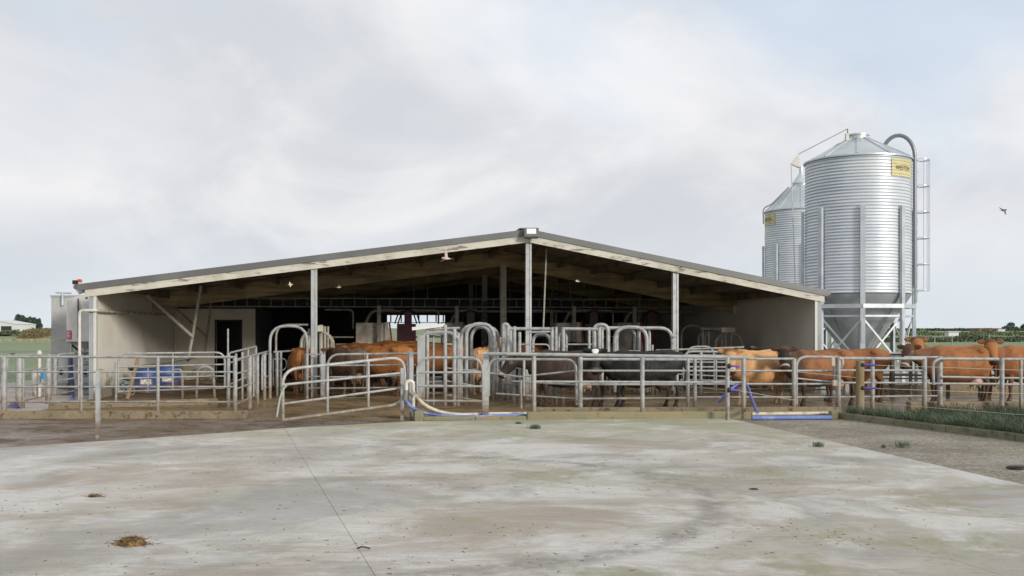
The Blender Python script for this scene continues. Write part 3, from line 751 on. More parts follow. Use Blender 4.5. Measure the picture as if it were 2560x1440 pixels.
# gate in the barn mouth
pl = Plane(at(296, 900, 22.6)[:2], at(566, 900, 23.3)[:2])
fence('pipe_gate', 'wide five-bar pipe gate with rounded top corners before the blue drums', 'gate', pl,
      rails=[([(296, 982), (296, 884), (562, 881), (562, 968)], T), ([(297, 917), (562, 911)], S), ([(297, 946), (562, 940)], S), ([(297, 979), (562, 970)], S)],
      bars=[(432, 884, 976, .02), (370, 917, 981, .012)], posts=[(290, 905, None, .03)])
pl = frontal(24.2)
fence('stub_post', 'short capped pipe post beside the blue drums', 'post', pl, posts=[(456, 934, None, .035)], rails=[([(430, 925), (452, 922), (456, 936)], .02)])
fence('hoop_rail', 'low hoop rail standing on the slurry floor behind the five-bar gate', 'rail', pl, rails=[([(491, 998), (495, 917), (533, 917), (537, 1003)], .035)])
fence('marker_pole', 'tall thin white pole clamped to a thick gate post', 'pole', frontal(22.6), posts=[(571, 884, None, .042)], rails=[([(570, 822), (570, 890)], .022)])
# race running back into the barn from the kerb end
p0, p1 = Vector(PL_L.foot(588)), gp(662, 1001); plr = Plane(p0[:2], p1[:2])
fence('race_fence', 'four-rail pipe fence leading back from the kerb end into the barn', 'fence', plr,
      posts=[(624, 890, None, .05), (644, 886, None, .035), (661, 882, None, .045)],
      rails=[([(590, 900), (672, 878)], T), ([(591, 934), (634, 923)], S), ([(592, 972), (634, 956)], S), ([(592, 1010), (635, 990)], .024),
             ([(634, 990), (634, 892)], .024), ([(655, 975), (655, 887), (672, 884), (683, 886), (683, 965)], .022), ([(657, 943), (682, 938)], S), ([(657, 970), (682, 965)], S)])
q0 = gp(578, 1003); plq = Plane(q0[:2], (q0 + V2 * 4)[:2])
fence('race_fence', 'inner race fence of upright pipes parallel to the first', 'fence', Plane((q0 + Vector((.2, 0, 0)))[:2], (q0 + Vector((.2, 0, 0)) + V2 * 1.02 * 4 + Vector((1.1, 0, 0)))[:2]),
      posts=[(590, 884, None, .03), (606, 880, None, .03), (620, 872, None, .03), (640, 868, None, .03)],
      rails=[([(576, 882), (640, 866)], T), ([(577, 906), (640, 888)], S), ([(577, 960), (640, 930)], S)])
pb = Plane(B(s_at(690, .6), .6)[:2], B(s_at(760, 1.2), 1.2)[:2])
fence('race_fence', 'low rail fence closing the race beside the red cow', 'fence', pb,
      posts=[(675, 884, None, .045), (693, 880, None, .035), (702, 878, None, .035)],
      rails=[([(684, 880), (750, 876)], T), ([(686, 898), (712, 897), (716, 905), (716, 918), (708, 926), (688, 926)], .014)],)
fence('hoop_rail', 'tall arched hoop rail beside the galvanised barn post', 'rail', frontal(B(S1, -.35).y),
      rails=[([(675, 1000), (675, 815), (768, 815), (768, 996)], .038)], rad=.4)
fence('drafting_gate', 'pair of dirty arched hoops carrying a small control box behind the barn post', 'gate', frontal(B(S1, 2.6).y),
      rails=[([(753, 985), (753, 830), (829, 830), (829, 985)], .05), ([(759, 985), (759, 833), (834, 833), (834, 985)], .04, .3), ([(690, 984), (690, 812), (770, 812)], .035, .5)],
      posts=[(773, 822, None, .04), (802, 812, None, .06), (812, 816, None, .04), (820, 816, None, .03)], mat=galv_dirty, rad=.35)
c = at(797, 822, B(S1, 2.4).y)
obj('control_box', bbox(c.x - .12, c.x + .12, c.y - .1, c.y + .1, c.z - .08, c.z + .09, .01), m_cream, label='small cream control box fixed on top of the arched hoops', cat='box')
fence('pipe_fence', 'short rail panel across the foot of the barn post', 'fence', frontal(B(S1, -.22).y), posts=[(808, 884, None, .055, 'c'), (764, 885, None, .03)], rails=[([(764, 886), (806, 886)], S), ([(764, 942), (806, 941)], S), ([(764, 971), (806, 970)], S)])
# rounded panel behind the leaning gate
fence('pipe_fence', 'rounded rail panel with cows crowded behind it', 'fence', frontal(23.2),
      rails=[([(818, 1004), (819, 886), (1046, 884)], .03), ([(820, 914), (1040, 912)], S), ([(820, 943), (1040, 939)], S), ([(820, 971), (1040, 968)], S), ([(820, 996), (1040, 990)], .006)],
      bars=[(918, 886, 970, .026), (1020, 886, 970, .026)], posts=[(1028, 878, None, .05, 'c')], rad=.3)
# leaning gate in the entry
gl, gr = (at(708, 900, 17.75), at(1010, 900, 19.05)); pl = Plane(gl[:2], gr[:2])
fence('pipe_gate', 'big pipe gate sagging open across the slurry entry', 'gate', pl,
      rails=[([(708, 1052), (706, 924), (1012, 892), (1012, 1009), (708, 1050)], .032), ([(707, 962), (1010, 932)], .024), ([(707, 1010), (1010, 969)], .024)],
      bars=[(819, 912, 1032, .026), (921, 903, 1018, .026)], rad=.3)
m_rope = M('frayed_rope', '#9fa39a', .9)
def rope(pts, r_, lab, mat=None, name='rope', cat='rope'): return obj(name, tube(fillet(pts, .1), r_, 6), mat or m_rope, smooth=True, label=lab, cat=cat)
yy = 17.6
rope([at(722, 958, yy), at(708, 972, yy), at(700, 995, yy), at(697, 1010, yy), at(692, 1042, yy)], .018, 'frayed grey rope tied to the free end of the sagging gate')
PF = frontal(19.0)
fence('gate_post', 'channel-section hinge post of the sagging gate', 'post', PF, posts=[(1006, 920, None, .032, 'c')])
fence('gate_post', 'tall flat post carrying hose fittings beside the hinge post', 'post', frontal(19.15), posts=[(1029, 893, None, .034, 'c')])
fence('pipe_gate', 'four-bar pipe gate with one rounded corner beside the white hose', 'gate', frontal(19.3),
      rails=[([(1043, 998), (1043, 894), (1207, 894), (1208, 1028)], .03), ([(1044, 931), (1206, 931)], .024), ([(1044, 965), (1206, 966)], .024), ([(1044, 1002), (1206, 1003)], .026)], rad=.28)
fence('gate_post', 'square hollow post ending the long front rail', 'post', frontal(19.35), posts=[(1215, 884, None, .055, 'c')])
# hoses
m_hosew = M('white_hose', '#c3bba8', .55, 0, var=('#9a8a6c', 6, .45, .66)); m_hoseb = M('blue_hose', '#5f73ab', .55, 0, var=('#8a94b4', 5, .46, .7))
y_ = 18.75
hp = [at(1034, 985, y_ + .1), at(1060, 1013, y_ + .3), gp(1100, 1031, .11), gp(1150, 1038, .065), gp(1205, 1035, .065), gp(1316, 1034, .065)]
obj('white_hose', tube(fillet([at(1033, 978, y_ + .1)] + hp, .6, 7), .037, 10), m_hosew, smooth=True, label='thick white hose sagging from the post to the ground', cat='hose')
hb = [at(1014, 1000, y_), at(1027, 1018, y_ - .1), at(1062, 1033, 19.2), gp(1110, 1041, .06), gp(1200, 1042, .06), gp(1240, 1039, .06), gp(1316, 1038, .06)]
obj('blue_hose', tube(fillet(hb, .6, 7), .031, 10), m_hoseb, smooth=True, label='blue hose lying below the sagging white hose', cat='hose')
hs = empty('hose_coupling', at(1025, 960, y_), 'white bent hose coupling with dark clamps on the post', 'coupling')
obj('elbow', tube(fillet([at(1016, 985, y_), at(1016, 953, y_), at(1033, 953, y_), at(1033, 1040, y_ + .2)], .09), .036, 10), pvc, hs, smooth=True)
m_clamp = M('grey_clamp', '#6d6f6d', .5)
obj('clamp', tube([at(1015, 975, y_), at(1013, 1000, y_)], .05, 8), m_clamp, hs); obj('clamp', tube([at(1026, 980, y_), at(1035, 990, y_)], .05, 8), m_clamp, hs)
# yellow-green side: front fence (two rails) and the rear rails
PF1 = frontal(19.12)
fence('front_rail', 'long pipe top rail with widely spaced posts on the yellow-green kerb', 'fence', PF1,
      posts=[(1335, 890, None, .044), (1606, 893, None, .044), (1859, 895, None, .044)],
      rails=[([(1205, 884), (1480, 888), (1872, 894)], .036, 0, 1), ([(1338, 954), (1857, 956)], .024)])
PF2 = Plane((1.0, 19.95), (11, 20.5))
fence('pipe_gate', 'black-chained swing gate with sloping bars beside the dark brown cow', 'gate', Plane((-.6, 20.9), (1.45, 20.1)),
      rails=[([(1222, 990), (1222, 898), (1440, 899), (1441, 1012)], .03), ([(1210, 931), (1300, 942), (1440, 927)], .022, 0, 1), ([(1280, 953), (1440, 962)], .022), ([(1240, 984), (1440, 997)], .022)], bars=[(1303, 950, 1022, .028), (1310, 900, 990, .028)])
fence('pipe_fence', 'four-rail pipe fence in front of the black cow', 'fence', PF2,
      posts=[(1451, 892, None, .05), (1720, 896, None, .036), (1737, 892, None, .042)],
      rails=[([(1451, 898), (1735, 899)], .03), ([(1451, 927), (1735, 927)], .024), ([(1451, 961), (1735, 961)], .024), ([(1451, 997), (1735, 995)], .024)])
fence('pipe_fence', 'four-rail pipe fence in front of the light tan cow', 'fence', PF2,
      posts=[(1985, 896, None, .046)],
      rails=[([(1739, 898), (1985, 897)], .026), ([(1739, 927), (1985, 927)], .022), ([(1739, 960), (1985, 960)], .022), ([(1739, 993), (1985, 993)], .022)])
hpost = fence('gate_post', 'front pipe post with black insulators standing on the concrete', 'post', frontal(18.8), posts=[(1819, 893, None, .04)])
fence('pipe_gate', 'square-topped pipe gate in front of the dark-headed cow', 'gate', PF2,
      posts=[(2096, 892, None, .05)],
      rails=[([(1991, 1014), (1991, 892), (2094, 893)], .032), ([(1993, 927), (2094, 927)], .024), ([(1993, 946), (2090, 956)], .018), ([(1993, 960), (2094, 960)], .024), ([(1993, 993), (2094, 993)], .024)])
fence('pipe_fence', 'pipe fence panel crossing behind the wooden strainer post', 'fence', PF2,
      posts=[(2181, 897, None, .045), (2311, 896, None, .05)],
      rails=[([(2098, 896), (2315, 897)], .036), ([(2098, 926), (2311, 926)], .024), ([(2098, 957), (2311, 957)], .024), ([(2098, 993), (2311, 990)], .024)])
fence('gate_latch_post', 'pipe post holding the latch of the curved gate', 'post', Plane((9, 20.7), (11, 20.8)), posts=[(2350, 891, None, .055)], rails=[([(2260, 893), (2352, 893)], .024), ([(2315, 959), (2352, 959)], .024), ([(2315, 990), (2352, 990)], .022)])
fence('pipe_gate', 'curved-end pipe gate in front of the red cow on the grass side', 'gate', frontal(20.55),
      rails=[([(2334, 962), (2332, 908), (2346, 897), (2497, 898)], .034), ([(2352, 942), (2497, 945)], .024), ([(2336, 959), (2497, 960)], .026)], rad=.2)
fence('pipe_fence', 'pipe fence panel at the edge of the long grass bank', 'fence', frontal(20.62),
      posts=[(2505, 896, None, .048), (2552, 900, None, .036)],
      rails=[([(2505, 898), (2700, 899)], .034), ([(2505, 945), (2700, 946)], .024), ([(2505, 961), (2700, 962)], .024)])
m_wood = M('weathered_post', '#8d8169', .85, 0, streak=('#7c6a48', 8, 8, 1.0, .45, .7), bump=(20, .3, .01))
wpost = fence('strainer_post', 'round wooden strainer post among the pipe rails', 'post', frontal(19.75), posts=[(2150, 902, None, .082)], mat=m_wood)
# dark timber posts and rails on the far side of the cow lane
m_darkp = M('dark_post', '#5f5a52', .8, 0, var=('#7a7469', 6, .4, .7))
fence('lane_fence', 'dark-posted fence on the far side of the cow lane by the silo', 'fence', frontal(24.6),
      posts=[(2231, 898, None, .06), (2276, 905, None, .04), (2370, 905, None, .05), (2450, 900, None, .05)], rails=[([(2100, 885), (2560, 890)], .03), ([(2190, 938), (2600, 938)], .024), ([(2190, 946), (2600, 948)], .02)], mat=m_darkp)
fence('lane_fence', 'bright double pipe rail below the silo frame', 'fence', frontal(25.9), posts=[(2110, 884, None, .04), (2290, 886, None, .04)], rails=[([(2060, 882), (2270, 884)], .03), ([(2120, 889), (2270, 890)], .03), ([(2200, 934), (2290, 935)], .02)])
# electric wires with purple handles
m_wire = M('fence_wire', '#b9b6aa', .5); m_purple = M('purple_plastic', '#5b4aa8', .4); m_ins = M('black_insulator', '#1d1c1c', .5)
far = [(15.0, 16.2), (15.0, 16.2), (15, 15.4)]
wp_ = at(2150, 912, 19.66)
for (pa, zz, lab) in ((912, .9, 'upper electric wire running from the wooden post over the lane'), (970, .48, 'lower electric wire running from the wooden post over the lane')):
    a = at(2160, pa, 19.66); b = Vector((14.2, 17.2, zz))
    obj('electric_wire', tube([a, (a + b) / 2 - Vector((0, 0, .03)), b], .0045, 5), m_wire, label=lab, cat='wire')
    h_ = bpy.data.objects[sorted(o.name for o in bpy.data.objects if o.name.startswith('electric_wire'))[-1]]
    d_ = (b - a).normalized(); obj('grip', tube([a, a + d_ * .07, a + d_ * .1, a + d_ * .22], .02, 8), m_purple, h_, smooth=True); obj('insulator', ball(a - d_ * .02, .035, .035, .04), m_ins, h_)
obj('electric_wire', tube([at(2158, 1006, 19.68), Vector((8.7, 17.2, .26)), Vector((11.2, 14.6, .34))], .004, 5), m_wire, label='low electric wire stretched just above the long grass', cat='wire')
for (py, lab) in ((915, 'purple gate handle high on the front pipe post'), (975, 'purple gate handle low on the front pipe post')):
    a = at(1823, py, 18.74); h_ = hpost
    obj('grip', tube([a, a + Vector((.09, 0, 0)), a + Vector((.2, .02, -.01))], .02, 8), m_purple, h_, smooth=True); obj('insulator', ball(a, .04, .04, .05), m_ins, h_)
a, b = at(1850, 977, 18.75), Vector((at(1985, 1000, 19.9)))
obj('electric_wire', tube([a, b], .004, 5), m_wire, label='short electric wire between the handle post and the tan cow fence', cat='wire')
a, b = at(1995, 930, 19.9), at(2140, 944, 19.7); obj('electric_wire', tube([a, b], .004, 5), m_wire, label='wire slung between the square gate and the wooden post', cat='wire')
m_hosep = M('violet_hose', '#555a98', .5, 0, var=('#6f74a6', 8, .45, .7))
obj('violet_hose', tube(fillet([at(1795, 1006, 19.55), at(1830, 970, 19.5), at(1850, 955, 19.6), at(1868, 962, 19.7), at(1880, 1000, 19.75), gp(1893, 1030, .2)], .25, 6), .032, 10), m_hosep, smooth=True, label='violet hose draped over the rail before the tan cow', cat='hose')
# pipes on the ground between the kerbs
obj('ground_pipe', tube([gp(1880, 1035, .09) , gp(2078, 1033, .09)], .035, 10), m_hosew, smooth=True, label='white pipe lying between the kerb and the corner block', cat='pipe')
obj('ground_pipe', tube([gp(1880, 1045, .045), gp(2078, 1044, .045)], .042, 10), m_hoseb, smooth=True, label='blue pipe lying on the ground between the kerb and the corner block', cat='pipe')
m_strap = M('pale_strap', '#b7ab97', .7)
k_ = empty('gate_counterweight', at(2080, 930, 20.05), 'hanging pale weight and chain on the square gate post', 'weight')
obj('block', bbox(*(lambda c: (c.x - .04, c.x + .04, c.y - .03, c.y + .03, c.z - .09, c.z + .09))(at(2082, 905, 20.05)), .015), m_strap, k_)
obj('rod', tube([at(2084, 915, 20.05), at(2086, 965, 20.05)], .018, 6), m_clamp, k_); obj('block', bbox(*(lambda c: (c.x - .05, c.x + .05, c.y - .03, c.y + .03, c.z - .06, c.z + .06))(at(2087, 958, 20.05)), .015), m_strap, k_)
obj('shackle', tube(fillet([at(2098, 896, 20.0), at(2107, 897, 20.0), at(2107, 915, 20.0), at(2102, 922, 20.0)], .05), .025, 8), m_strap, k_, smooth=True)

# ---------------- drafting gates before the barn centre
A_ = frontal(23.0); A2 = frontal(22.3)
def hoop(pl, x0, x1, yt, yb, r_, off=0): return ([(x0, yb), (x0, yt), (x1, yt), (x1, yb)], r_, off)
sort_gate = fence('drafting_gate', 'sorting gate frame with white lever blade and paired hoops', 'gate', A2,
      posts=[(1054, 838, None, .085, 'c'), (1068, 822, None, .032), (1084, 842, None, .022), (1113, 812, None, .045), (1136, 822, None, .05), (1146, 832, None, .035)],
      rails=[hoop(A2, 1049, 1150, 830, 1000, .045), hoop(A2, 1058, 1153, 833, 1000, .045, .25), ([(1072, 823), (1150, 820)], .03), ([(1074, 836), (1145, 832)], .022),
             ([(1070, 990), (1070, 830)], .03), ([(1084, 995), (1084, 845)], .022), ([(1115, 860), (1145, 862), (1145, 985), (1115, 988)], .022), ([(1115, 893), (1200, 900)], .026), ([(1115, 920), (1205, 929)], .018), ([(1115, 952), (1205, 968)], .02), ([(1115, 988), (1205, 1003)], .024)], rad=.35)
c0, c1 = at(1030, 822, 22.0), at(1112, 812, 22.3)
obj('lever_blade', beam(c0, c1, .03, .07, up=Vector((0, 0, 1))), white_paint, sort_gate)
A3 = frontal(23.6)
fence('drafting_gate', 'tall nested arched hoops around a cow looking back', 'gate', A3,
      rails=[hoop(A3, 1166, 1235, 810, 1012, .05), hoop(A3, 1153, 1226, 813, 1002, .05, .5), hoop(A3, 1178, 1246, 817, 1002, .045, .7), hoop(A3, 1258, 1270, 811, 1008, .05), hoop(A3, 1264, 1276, 818, 1000, .05, .4),
             ([(1190, 885), (1194, 905), (1194, 925), (1172, 925)], .015), ([(1242, 902), (1260, 902)], .016), ([(1236, 925), (1258, 928)], .016)],
      bars=[(1243, 870, 1000, .03)], rad=.42)
A4 = frontal(22.9)
fence('drafting_gate', 'square-headed sorting gate with short rounded rails before the central post', 'gate', A4,
      posts=[(1286, 816, None, .045), (1299, 830, None, .04), (1380, 818, None, .045), (1390, 817, None, .04), (1408, 818, None, .045), (1473, 818, None, .035), (1486, 830, None, .05), (1498, 818, None, .045)],
      rails=[([(1276, 822), (1382, 822)], .04), ([(1322, 831), (1376, 829)], .028), ([(1408, 822), (1498, 823)], .04), ([(1300, 861), (1373, 861), (1374, 884), (1300, 884)], .02), ([(1482, 861), (1411, 861), (1410, 884), (1480, 882)], .02),
             hoop(A4, 1332, 1376, 836, 990, .045, .3), hoop(A4, 1485, 1520, 812, 985, .05, .4), hoop(A4, 1397, 1416, 835, 985, .035, .3), ([(1262, 920), (1300, 921)], .022), ([(1262, 958), (1300, 962)], .022)], rad=.25)
A5 = Plane(B(0, -.25)[:2], B(10, -.25)[:2])
fence('drafting_gate', 'run of white arched rails ending at the galvanised barn post', 'gate', A5,
      rails=[hoop(A5, 1505, 1521, 820, 980, .05), hoop(A5, 1537, 1617, 818, 980, .055), hoop(A5, 1542, 1587, 822, 980, .05, .35), hoop(A5, 1597, 1623, 822, 980, .05, .3), ([(1500, 820), (1681, 820), (1681, 976)], .05, .15), ([(1540, 878), (1600, 878)], .025), ([(1681, 841), (1692, 841)], .03)],
      posts=[(1631, 862, None, .03), (1642, 876, None, .03)], rad=.35)
A6 = Plane(B(S3 + .3, 3.5)[:2], B(WID, 3.5)[:2])
fence('drafting_gate', 'dark group of arched hoops with a scuffed sign box deep in the barn', 'gate', A6,
      rails=[hoop(A6, 1747, 1778, 832, 960, .04, .6), hoop(A6, 1763, 1800, 829, 960, .04, .3), hoop(A6, 1789, 1856, 834, 960, .045), ([(1750, 822), (1812, 822)], .05), hoop(A6, 1704, 1760, 814, 960, .03, .9)],
      posts=[(1757, 818, None, .035), (1772, 828, None, .035), (1805, 836, None, .03), (1814, 836, None, .03), (1828, 836, None, .03)], mat=galv_dirty, rad=.4)
c = A6.at(1820, 825, -.1)
obj('sign_box', bbox(c.x - .2, c.x + .2, c.y - .08, c.y + .08, c.z - .08, c.z + .08, .01), m_cream, label='scuffed cream box on top of the dark arched hoops', cat='box')
A7 = frontal(24.6)
fence('pipe_gate', 'stack of round-cornered pipe gates folded together behind the black cow', 'gate', A7,
      rails=[([(1717, 985), (1717, 867), (1785, 866), (1785, 980)], .026, .4), ([(1709, 985), (1709, 878), (1820, 880), (1820, 980)], .03), ([(1690, 888), (1830, 889)], .026), ([(1690, 905), (1830, 906)], .02), ([(1690, 917), (1830, 918)], .024), ([(1690, 935), (1830, 942)], .02), ([(1700, 950), (1830, 952)], .026), ([(1720, 967), (1830, 976)], .02), ([(1690, 982), (1830, 982)], .02)],
      posts=[(1752, 880, None, .04), (1790, 900, None, .03)], rad=.25)
fence('pipe_fence', 'low pipe rail fence along the back of the cow lane', 'fence', frontal(25.0),
      posts=[(1900, 905, None, .045), (1980, 900, None, .045), (1812, 940, None, .03)], rails=[([(1830, 885), (2040, 888)], .026), ([(1840, 972), (2110, 974)], .022), ([(1840, 960), (2110, 962)], .02), ([(1640, 876), (1860, 868)], .025)], mat=galv_dirty)
# ================================================================ FEED SILOS
def corr_mat(name):
    m = bpy.data.materials.new(name); m.use_nodes = True; m.node_tree.nodes.clear(); g = G(m.node_tree); p = g.pos()
    c = g.mix(g.step(g.noise(g.scale(p, 1, 1, 4), .9, 5, .6), .35, .68), hexc('#c0c7ce'), hexc('#d0d5d8'))
    r = g.math('ADD', .34, g.math('MULTIPLY', g.noise(p, 3, 4), .16))
    b = g.N('ShaderNodeBsdfPrincipled', {'Base Color': c, 'Roughness': r, 'Metallic': .34})
    g.N('ShaderNodeOutputMaterial', {'Surface': b.outputs[0]}); return m
m_corr = corr_mat('corrugated_zinc')
m_hop = M('hopper_zinc', '#b4b7b8', .42, .5, var=('#8f9497', .7, .4, .7))
m_cone = M('roof_zinc', '#c9cfd0', .4, .6, var=('#b4bbbe', .7, .4, .7))
m_yel = M('yellow_sign', '#c7bd93', .6, 0, var=('#bbaf80', 3, .4, .7)); m_ink = M('sign_ink', '#2a2a24', .6)
def silo(c, Rr, z_top, z_bot, cone_h, collar_r, label, face, sign_a, sign_span, leg0=5.0, arc=True):
    """face: angle of the direction to the camera; angles run from it, positive to the right"""
    t = empty('feed_silo', (c[0], c[1], 0), label, 'silo')
    def P(a, r_, z): return Vector((c[0] + r_ * math.sin(face + a), c[1] - r_ * math.cos(face + a), z))
    pitch = .104; nc = int(round((z_top - z_bot) / pitch)); pitch = (z_top - z_bot) / nc; tiers = 5
    n = 120
    edges = [round(nc * i / tiers) for i in range(tiers + 1)]
    for k in range(tiers):
        prof = []
        for i in range(edges[k] * 6, edges[k + 1] * 6 + 1):
            prof.append((Rr + .0135 * math.sin(2 * math.pi * i / 6) + (.003 if k % 2 else 0), z_bot + pitch * i / 6))
        V, Fc = lathe(prof, c, n); obj('wall_sheet', (V, Fc[:-2]), m_corr, t, smooth='all')
    # rivet band rings at tier seams
    for k in range(tiers + 1):
        z = z_bot + pitch * edges[k]
        for q in range(0): pass
    # roof
    npan = 10
    for i in range(npan):
        a0, a1 = 2 * math.pi * i / npan, 2 * math.pi * (i + 1) / npan
        V = []; m = 8
        for j in range(m + 1):
            a = a0 + (a1 - a0) * j / m; V += [P(a, Rr + .05, z_top - .01), P(a, collar_r, z_top + cone_h)]
        obj('roof_panel', (V, [(2*j, 2*j+2, 2*j+3, 2*j+1) for j in range(m)]), m_cone, t, smooth=True)
        obj('roof_rib', beam(P(a0, Rr + .03, z_top + .02), P(a0, collar_r, z_top + cone_h + .02), .05, .04), m_cone, t)
    eav = lathe([(Rr + .03, z_top - .05), (Rr + .06, z_top - .04), (Rr + .06, z_top + .005), (Rr + .02, z_top + .012)], c, n)
    obj('eave_ring', (eav[0], eav[1][:-2]), m_cone, t, smooth=True)
    zc = z_top + cone_h
    obj('collar', lathe([(collar_r, zc - .02), (collar_r, zc + .10), (collar_r + .04, zc + .11), (collar_r + .04, zc + .15), (collar_r * .9, zc + .18), (0, zc + .24)], c, 28), m_cone, t, smooth=True)
    # hopper
    hz0 = .62
    for i in range(8):
        a0, a1 = 2 * math.pi * i / 8 + .1, 2 * math.pi * (i + 1) / 8 + .1; V = []; m = 6
        for j in range(m + 1):
            a = a0 + (a1 - a0) * j / m; V += [P(a, .24, hz0), P(a, Rr - .01, z_bot - .02)]
        obj('hopper_panel', (V, [(2*j, 2*j+2, 2*j+3, 2*j+1) for j in range(m)]), m_hop, t, smooth=True)
        obj('hopper_seam', beam(P(a0, .245, hz0), P(a0, Rr + .002, z_bot - .02), .05, .02), m_hop, t)
    obj('outlet', lathe([(.26, hz0 - .25), (.26, hz0 + .02)], c, 20), m_hop, t, smooth=True)
    # legs, ring beam, bracing
    zl = z_bot + (z_top - z_bot) * .63; ring = z_bot - .42; nl = 8
    ang = [R(leg0 + 45 * i) for i in range(nl)]
    for a in ang:
        ro = Rr + .075; tt = Vector((math.cos(face + a), math.sin(face + a), 0)); rd = Vector((math.sin(face + a), -math.cos(face + a), 0))
        o_ = P(a, ro, 0)
        pr = [(-.075, -.05), (-.06, -.05), (-.06, .035), (.06, .035), (.06, -.05), (.075, -.05), (.075, .05), (-.075, .05)]
        V = [o_ + tt * x + rd * y + Vector((0, 0, z)) for z in (0, zl) for x, y in pr]; m = len(pr)
        leg = obj('leg', (V, [tuple(range(m))[::-1], tuple(range(m, 2*m))] + [(i, (i+1) % m, m + (i+1) % m, m + i) for i in range(m)]), bright, t)
        fp = P(a, ro + .02, 0)
        obj('base_plate', ([fp + tt * x + rd * y + Vector((0, 0, z)) for z in (.0, .02) for x, y in ((-.14, -.12), (.14, -.12), (.14, .12), (-.14, .12))], [(3, 2, 1, 0), (4, 5, 6, 7), (0, 1, 5, 4), (1, 2, 6, 5), (2, 3, 7, 6), (3, 0, 4, 7)]), bright, leg)
        for zz in [hh for hh in (.25, 1.3)]:
            pp = P(a, ro + .055, 0); obj('splice', ([pp + tt * x + rd * y + Vector((0, 0, z)) for z in (zz, zz + .7) for x, y in ((-.05, -.004), (.05, -.004), (.05, .012), (-.05, .012))], [(3, 2, 1, 0), (4, 5, 6, 7), (0, 1, 5, 4), (1, 2, 6, 5), (2, 3, 7, 6), (3, 0, 4, 7)]), bright, leg)
    for i in range(nl):
        a0, a1 = ang[i], ang[(i + 1) % nl]
        obj('ring_beam', beam(P(a0, Rr + .14, ring), P(a1, Rr + .14, ring), .05, .13), bright, t)
        obj('tie_bar', beam(P(a0, Rr + .06, ring - .32), P(a1, Rr + .06, ring - .32), .03, .06), bright, t)
        obj('cross_brace', beam(P(a0, Rr + .05, ring - .38), P(a1, Rr + .05, .55), .02, .055), bright, t)
        obj('cross_brace', beam(P(a1, Rr + .02, ring - .38), P(a0, Rr + .02, .55), .02, .055), bright, t)
    # ladder with cage on the side away from the barn
    la = R(98); o_ = P(la, Rr + .16, 0); tt = Vector((math.cos(face + la), math.sin(face + la), 0)); rd = Vector((math.sin(face + la), -math.cos(face + la), 0))
    lad = obj('ladder', join(beam(o_ - tt * .2 + Vector((0, 0, z_bot - .3)), o_ - tt * .2 + Vector((0, 0, z_top + .1)), .04, .05), beam(o_ + tt * .2 + Vector((0, 0, z_bot - .3)), o_ + tt * .2 + Vector((0, 0, z_top + .1)), .04, .05)), bright, t)
    z = z_bot - .2
    while z < z_top: obj('rung', tube([o_ - tt * .19 + Vector((0, 0, z)), o_ + tt * .19 + Vector((0, 0, z))], .012, 6), bright, lad); z += .3
    hoopz = [z_bot + .12 + i * (z_top - z_bot - .12) / 5 for i in range(6)]
    def cage(k): a = math.pi * k / 10; return o_ - tt * .33 * math.cos(a) + rd * .42 * math.sin(a) ** .7
    for z in hoopz:
        pts = [cage(k) + Vector((0, 0, z)) for k in range(11)]
        obj('cage_hoop', join(*[beam(pts[i], pts[i + 1], .015, .04) for i in range(10)]), bright, lad)
    for k in (2, 4, 6, 8):
        obj('cage_bar', beam(cage(k) + Vector((0, 0, hoopz[0])), cage(k) + Vector((0, 0, hoopz[-1])), .03, .012, up=rd), bright, lad)
    if arc:
        fa = R(86); b0 = P(fa, Rr + .09, z_bot + .2); b1 = P(fa, Rr + .09, z_top + .05)
        d_ = (P(0, 0, 0) - P(fa, 1, 0)).normalized()
        pts = [b0, b1] + [b1 + d_ * (.52 - .52 * math.cos(x)) + Vector((0, 0, .75 * math.sin(x))) for x in [R(k) for k in range(15, 156, 14)]]
        obj('fill_pipe', tube(pts, .065, 12), M('grey_pipe', '#7e8388', .4, .5), t, smooth=True)
    # yellow sign following the corrugated shell
    s0, s1 = sign_a - sign_span / 2, sign_a + sign_span / 2; V, Fc = [], []; zt, zb_ = z_top - .13, z_top - .70; ns, nz = 16, 30
    for j in range(nz + 1):
        z = zb_ + (zt - zb_) * j / nz
        for i in range(ns + 1): V.append(P(R(s0 + (s1 - s0) * i / ns), Rr + .022 + .012 * math.sin(2 * math.pi * (z - z_bot) / pitch), z))
    Fc = [(j*(ns+1)+i, j*(ns+1)+i+1, (j+1)*(ns+1)+i+1, (j+1)*(ns+1)+i) for j in range(nz) for i in range(ns)]
    sg = obj('sign', (V, Fc), m_yel, t, smooth='all')
    fo = bpy.data.curves.new('sign_text', 'FONT'); fo.body = 'WESTON'; fo.size = .21; fo.align_x = 'CENTER'; fo.align_y = 'CENTER'; fo.space_character = 1.05
    to = bpy.data.objects.new('tmp', fo); COL.objects.link(to); dg = bpy.context.evaluated_depsgraph_get()
    me = bpy.data.meshes.new_from_object(to.evaluated_get(dg)); bpy.data.objects.remove(to)
    vv = [P(R(sign_a - 1) + q.co.x / (Rr + .03) * .80, Rr + .040, (zt + zb_) / 2 - .02 + q.co.y) for q in me.vertices]
    obj('sign_lettering', (vv, [tuple(p.vertices) for p in me.polygons]), m_ink, sg)
    return t
Y1 = gp(2144, 950).y; c1 = (at(2144, 800, Y1).x, Y1)
R1 = 133.5 / F * Y1 * math.cos(math.atan(864 / F)); zt1 = at(0, 405, Y1).z; zb1 = at(0, 736, Y1).z
face1 = math.atan2(c1[0], c1[1]);  face1 = -face1
s1_ = silo(c1, R1, zt1, zb1, at(0, 349, Y1).z - zt1, .34, 'tall corrugated feed silo with caged ladder and curved fill pipe', face1, 55, 36)
Y2 = Y1 / .70; c2 = (at(2003, 800, Y2).x, Y2); face2 = -math.atan2(c2[0], c2[1])
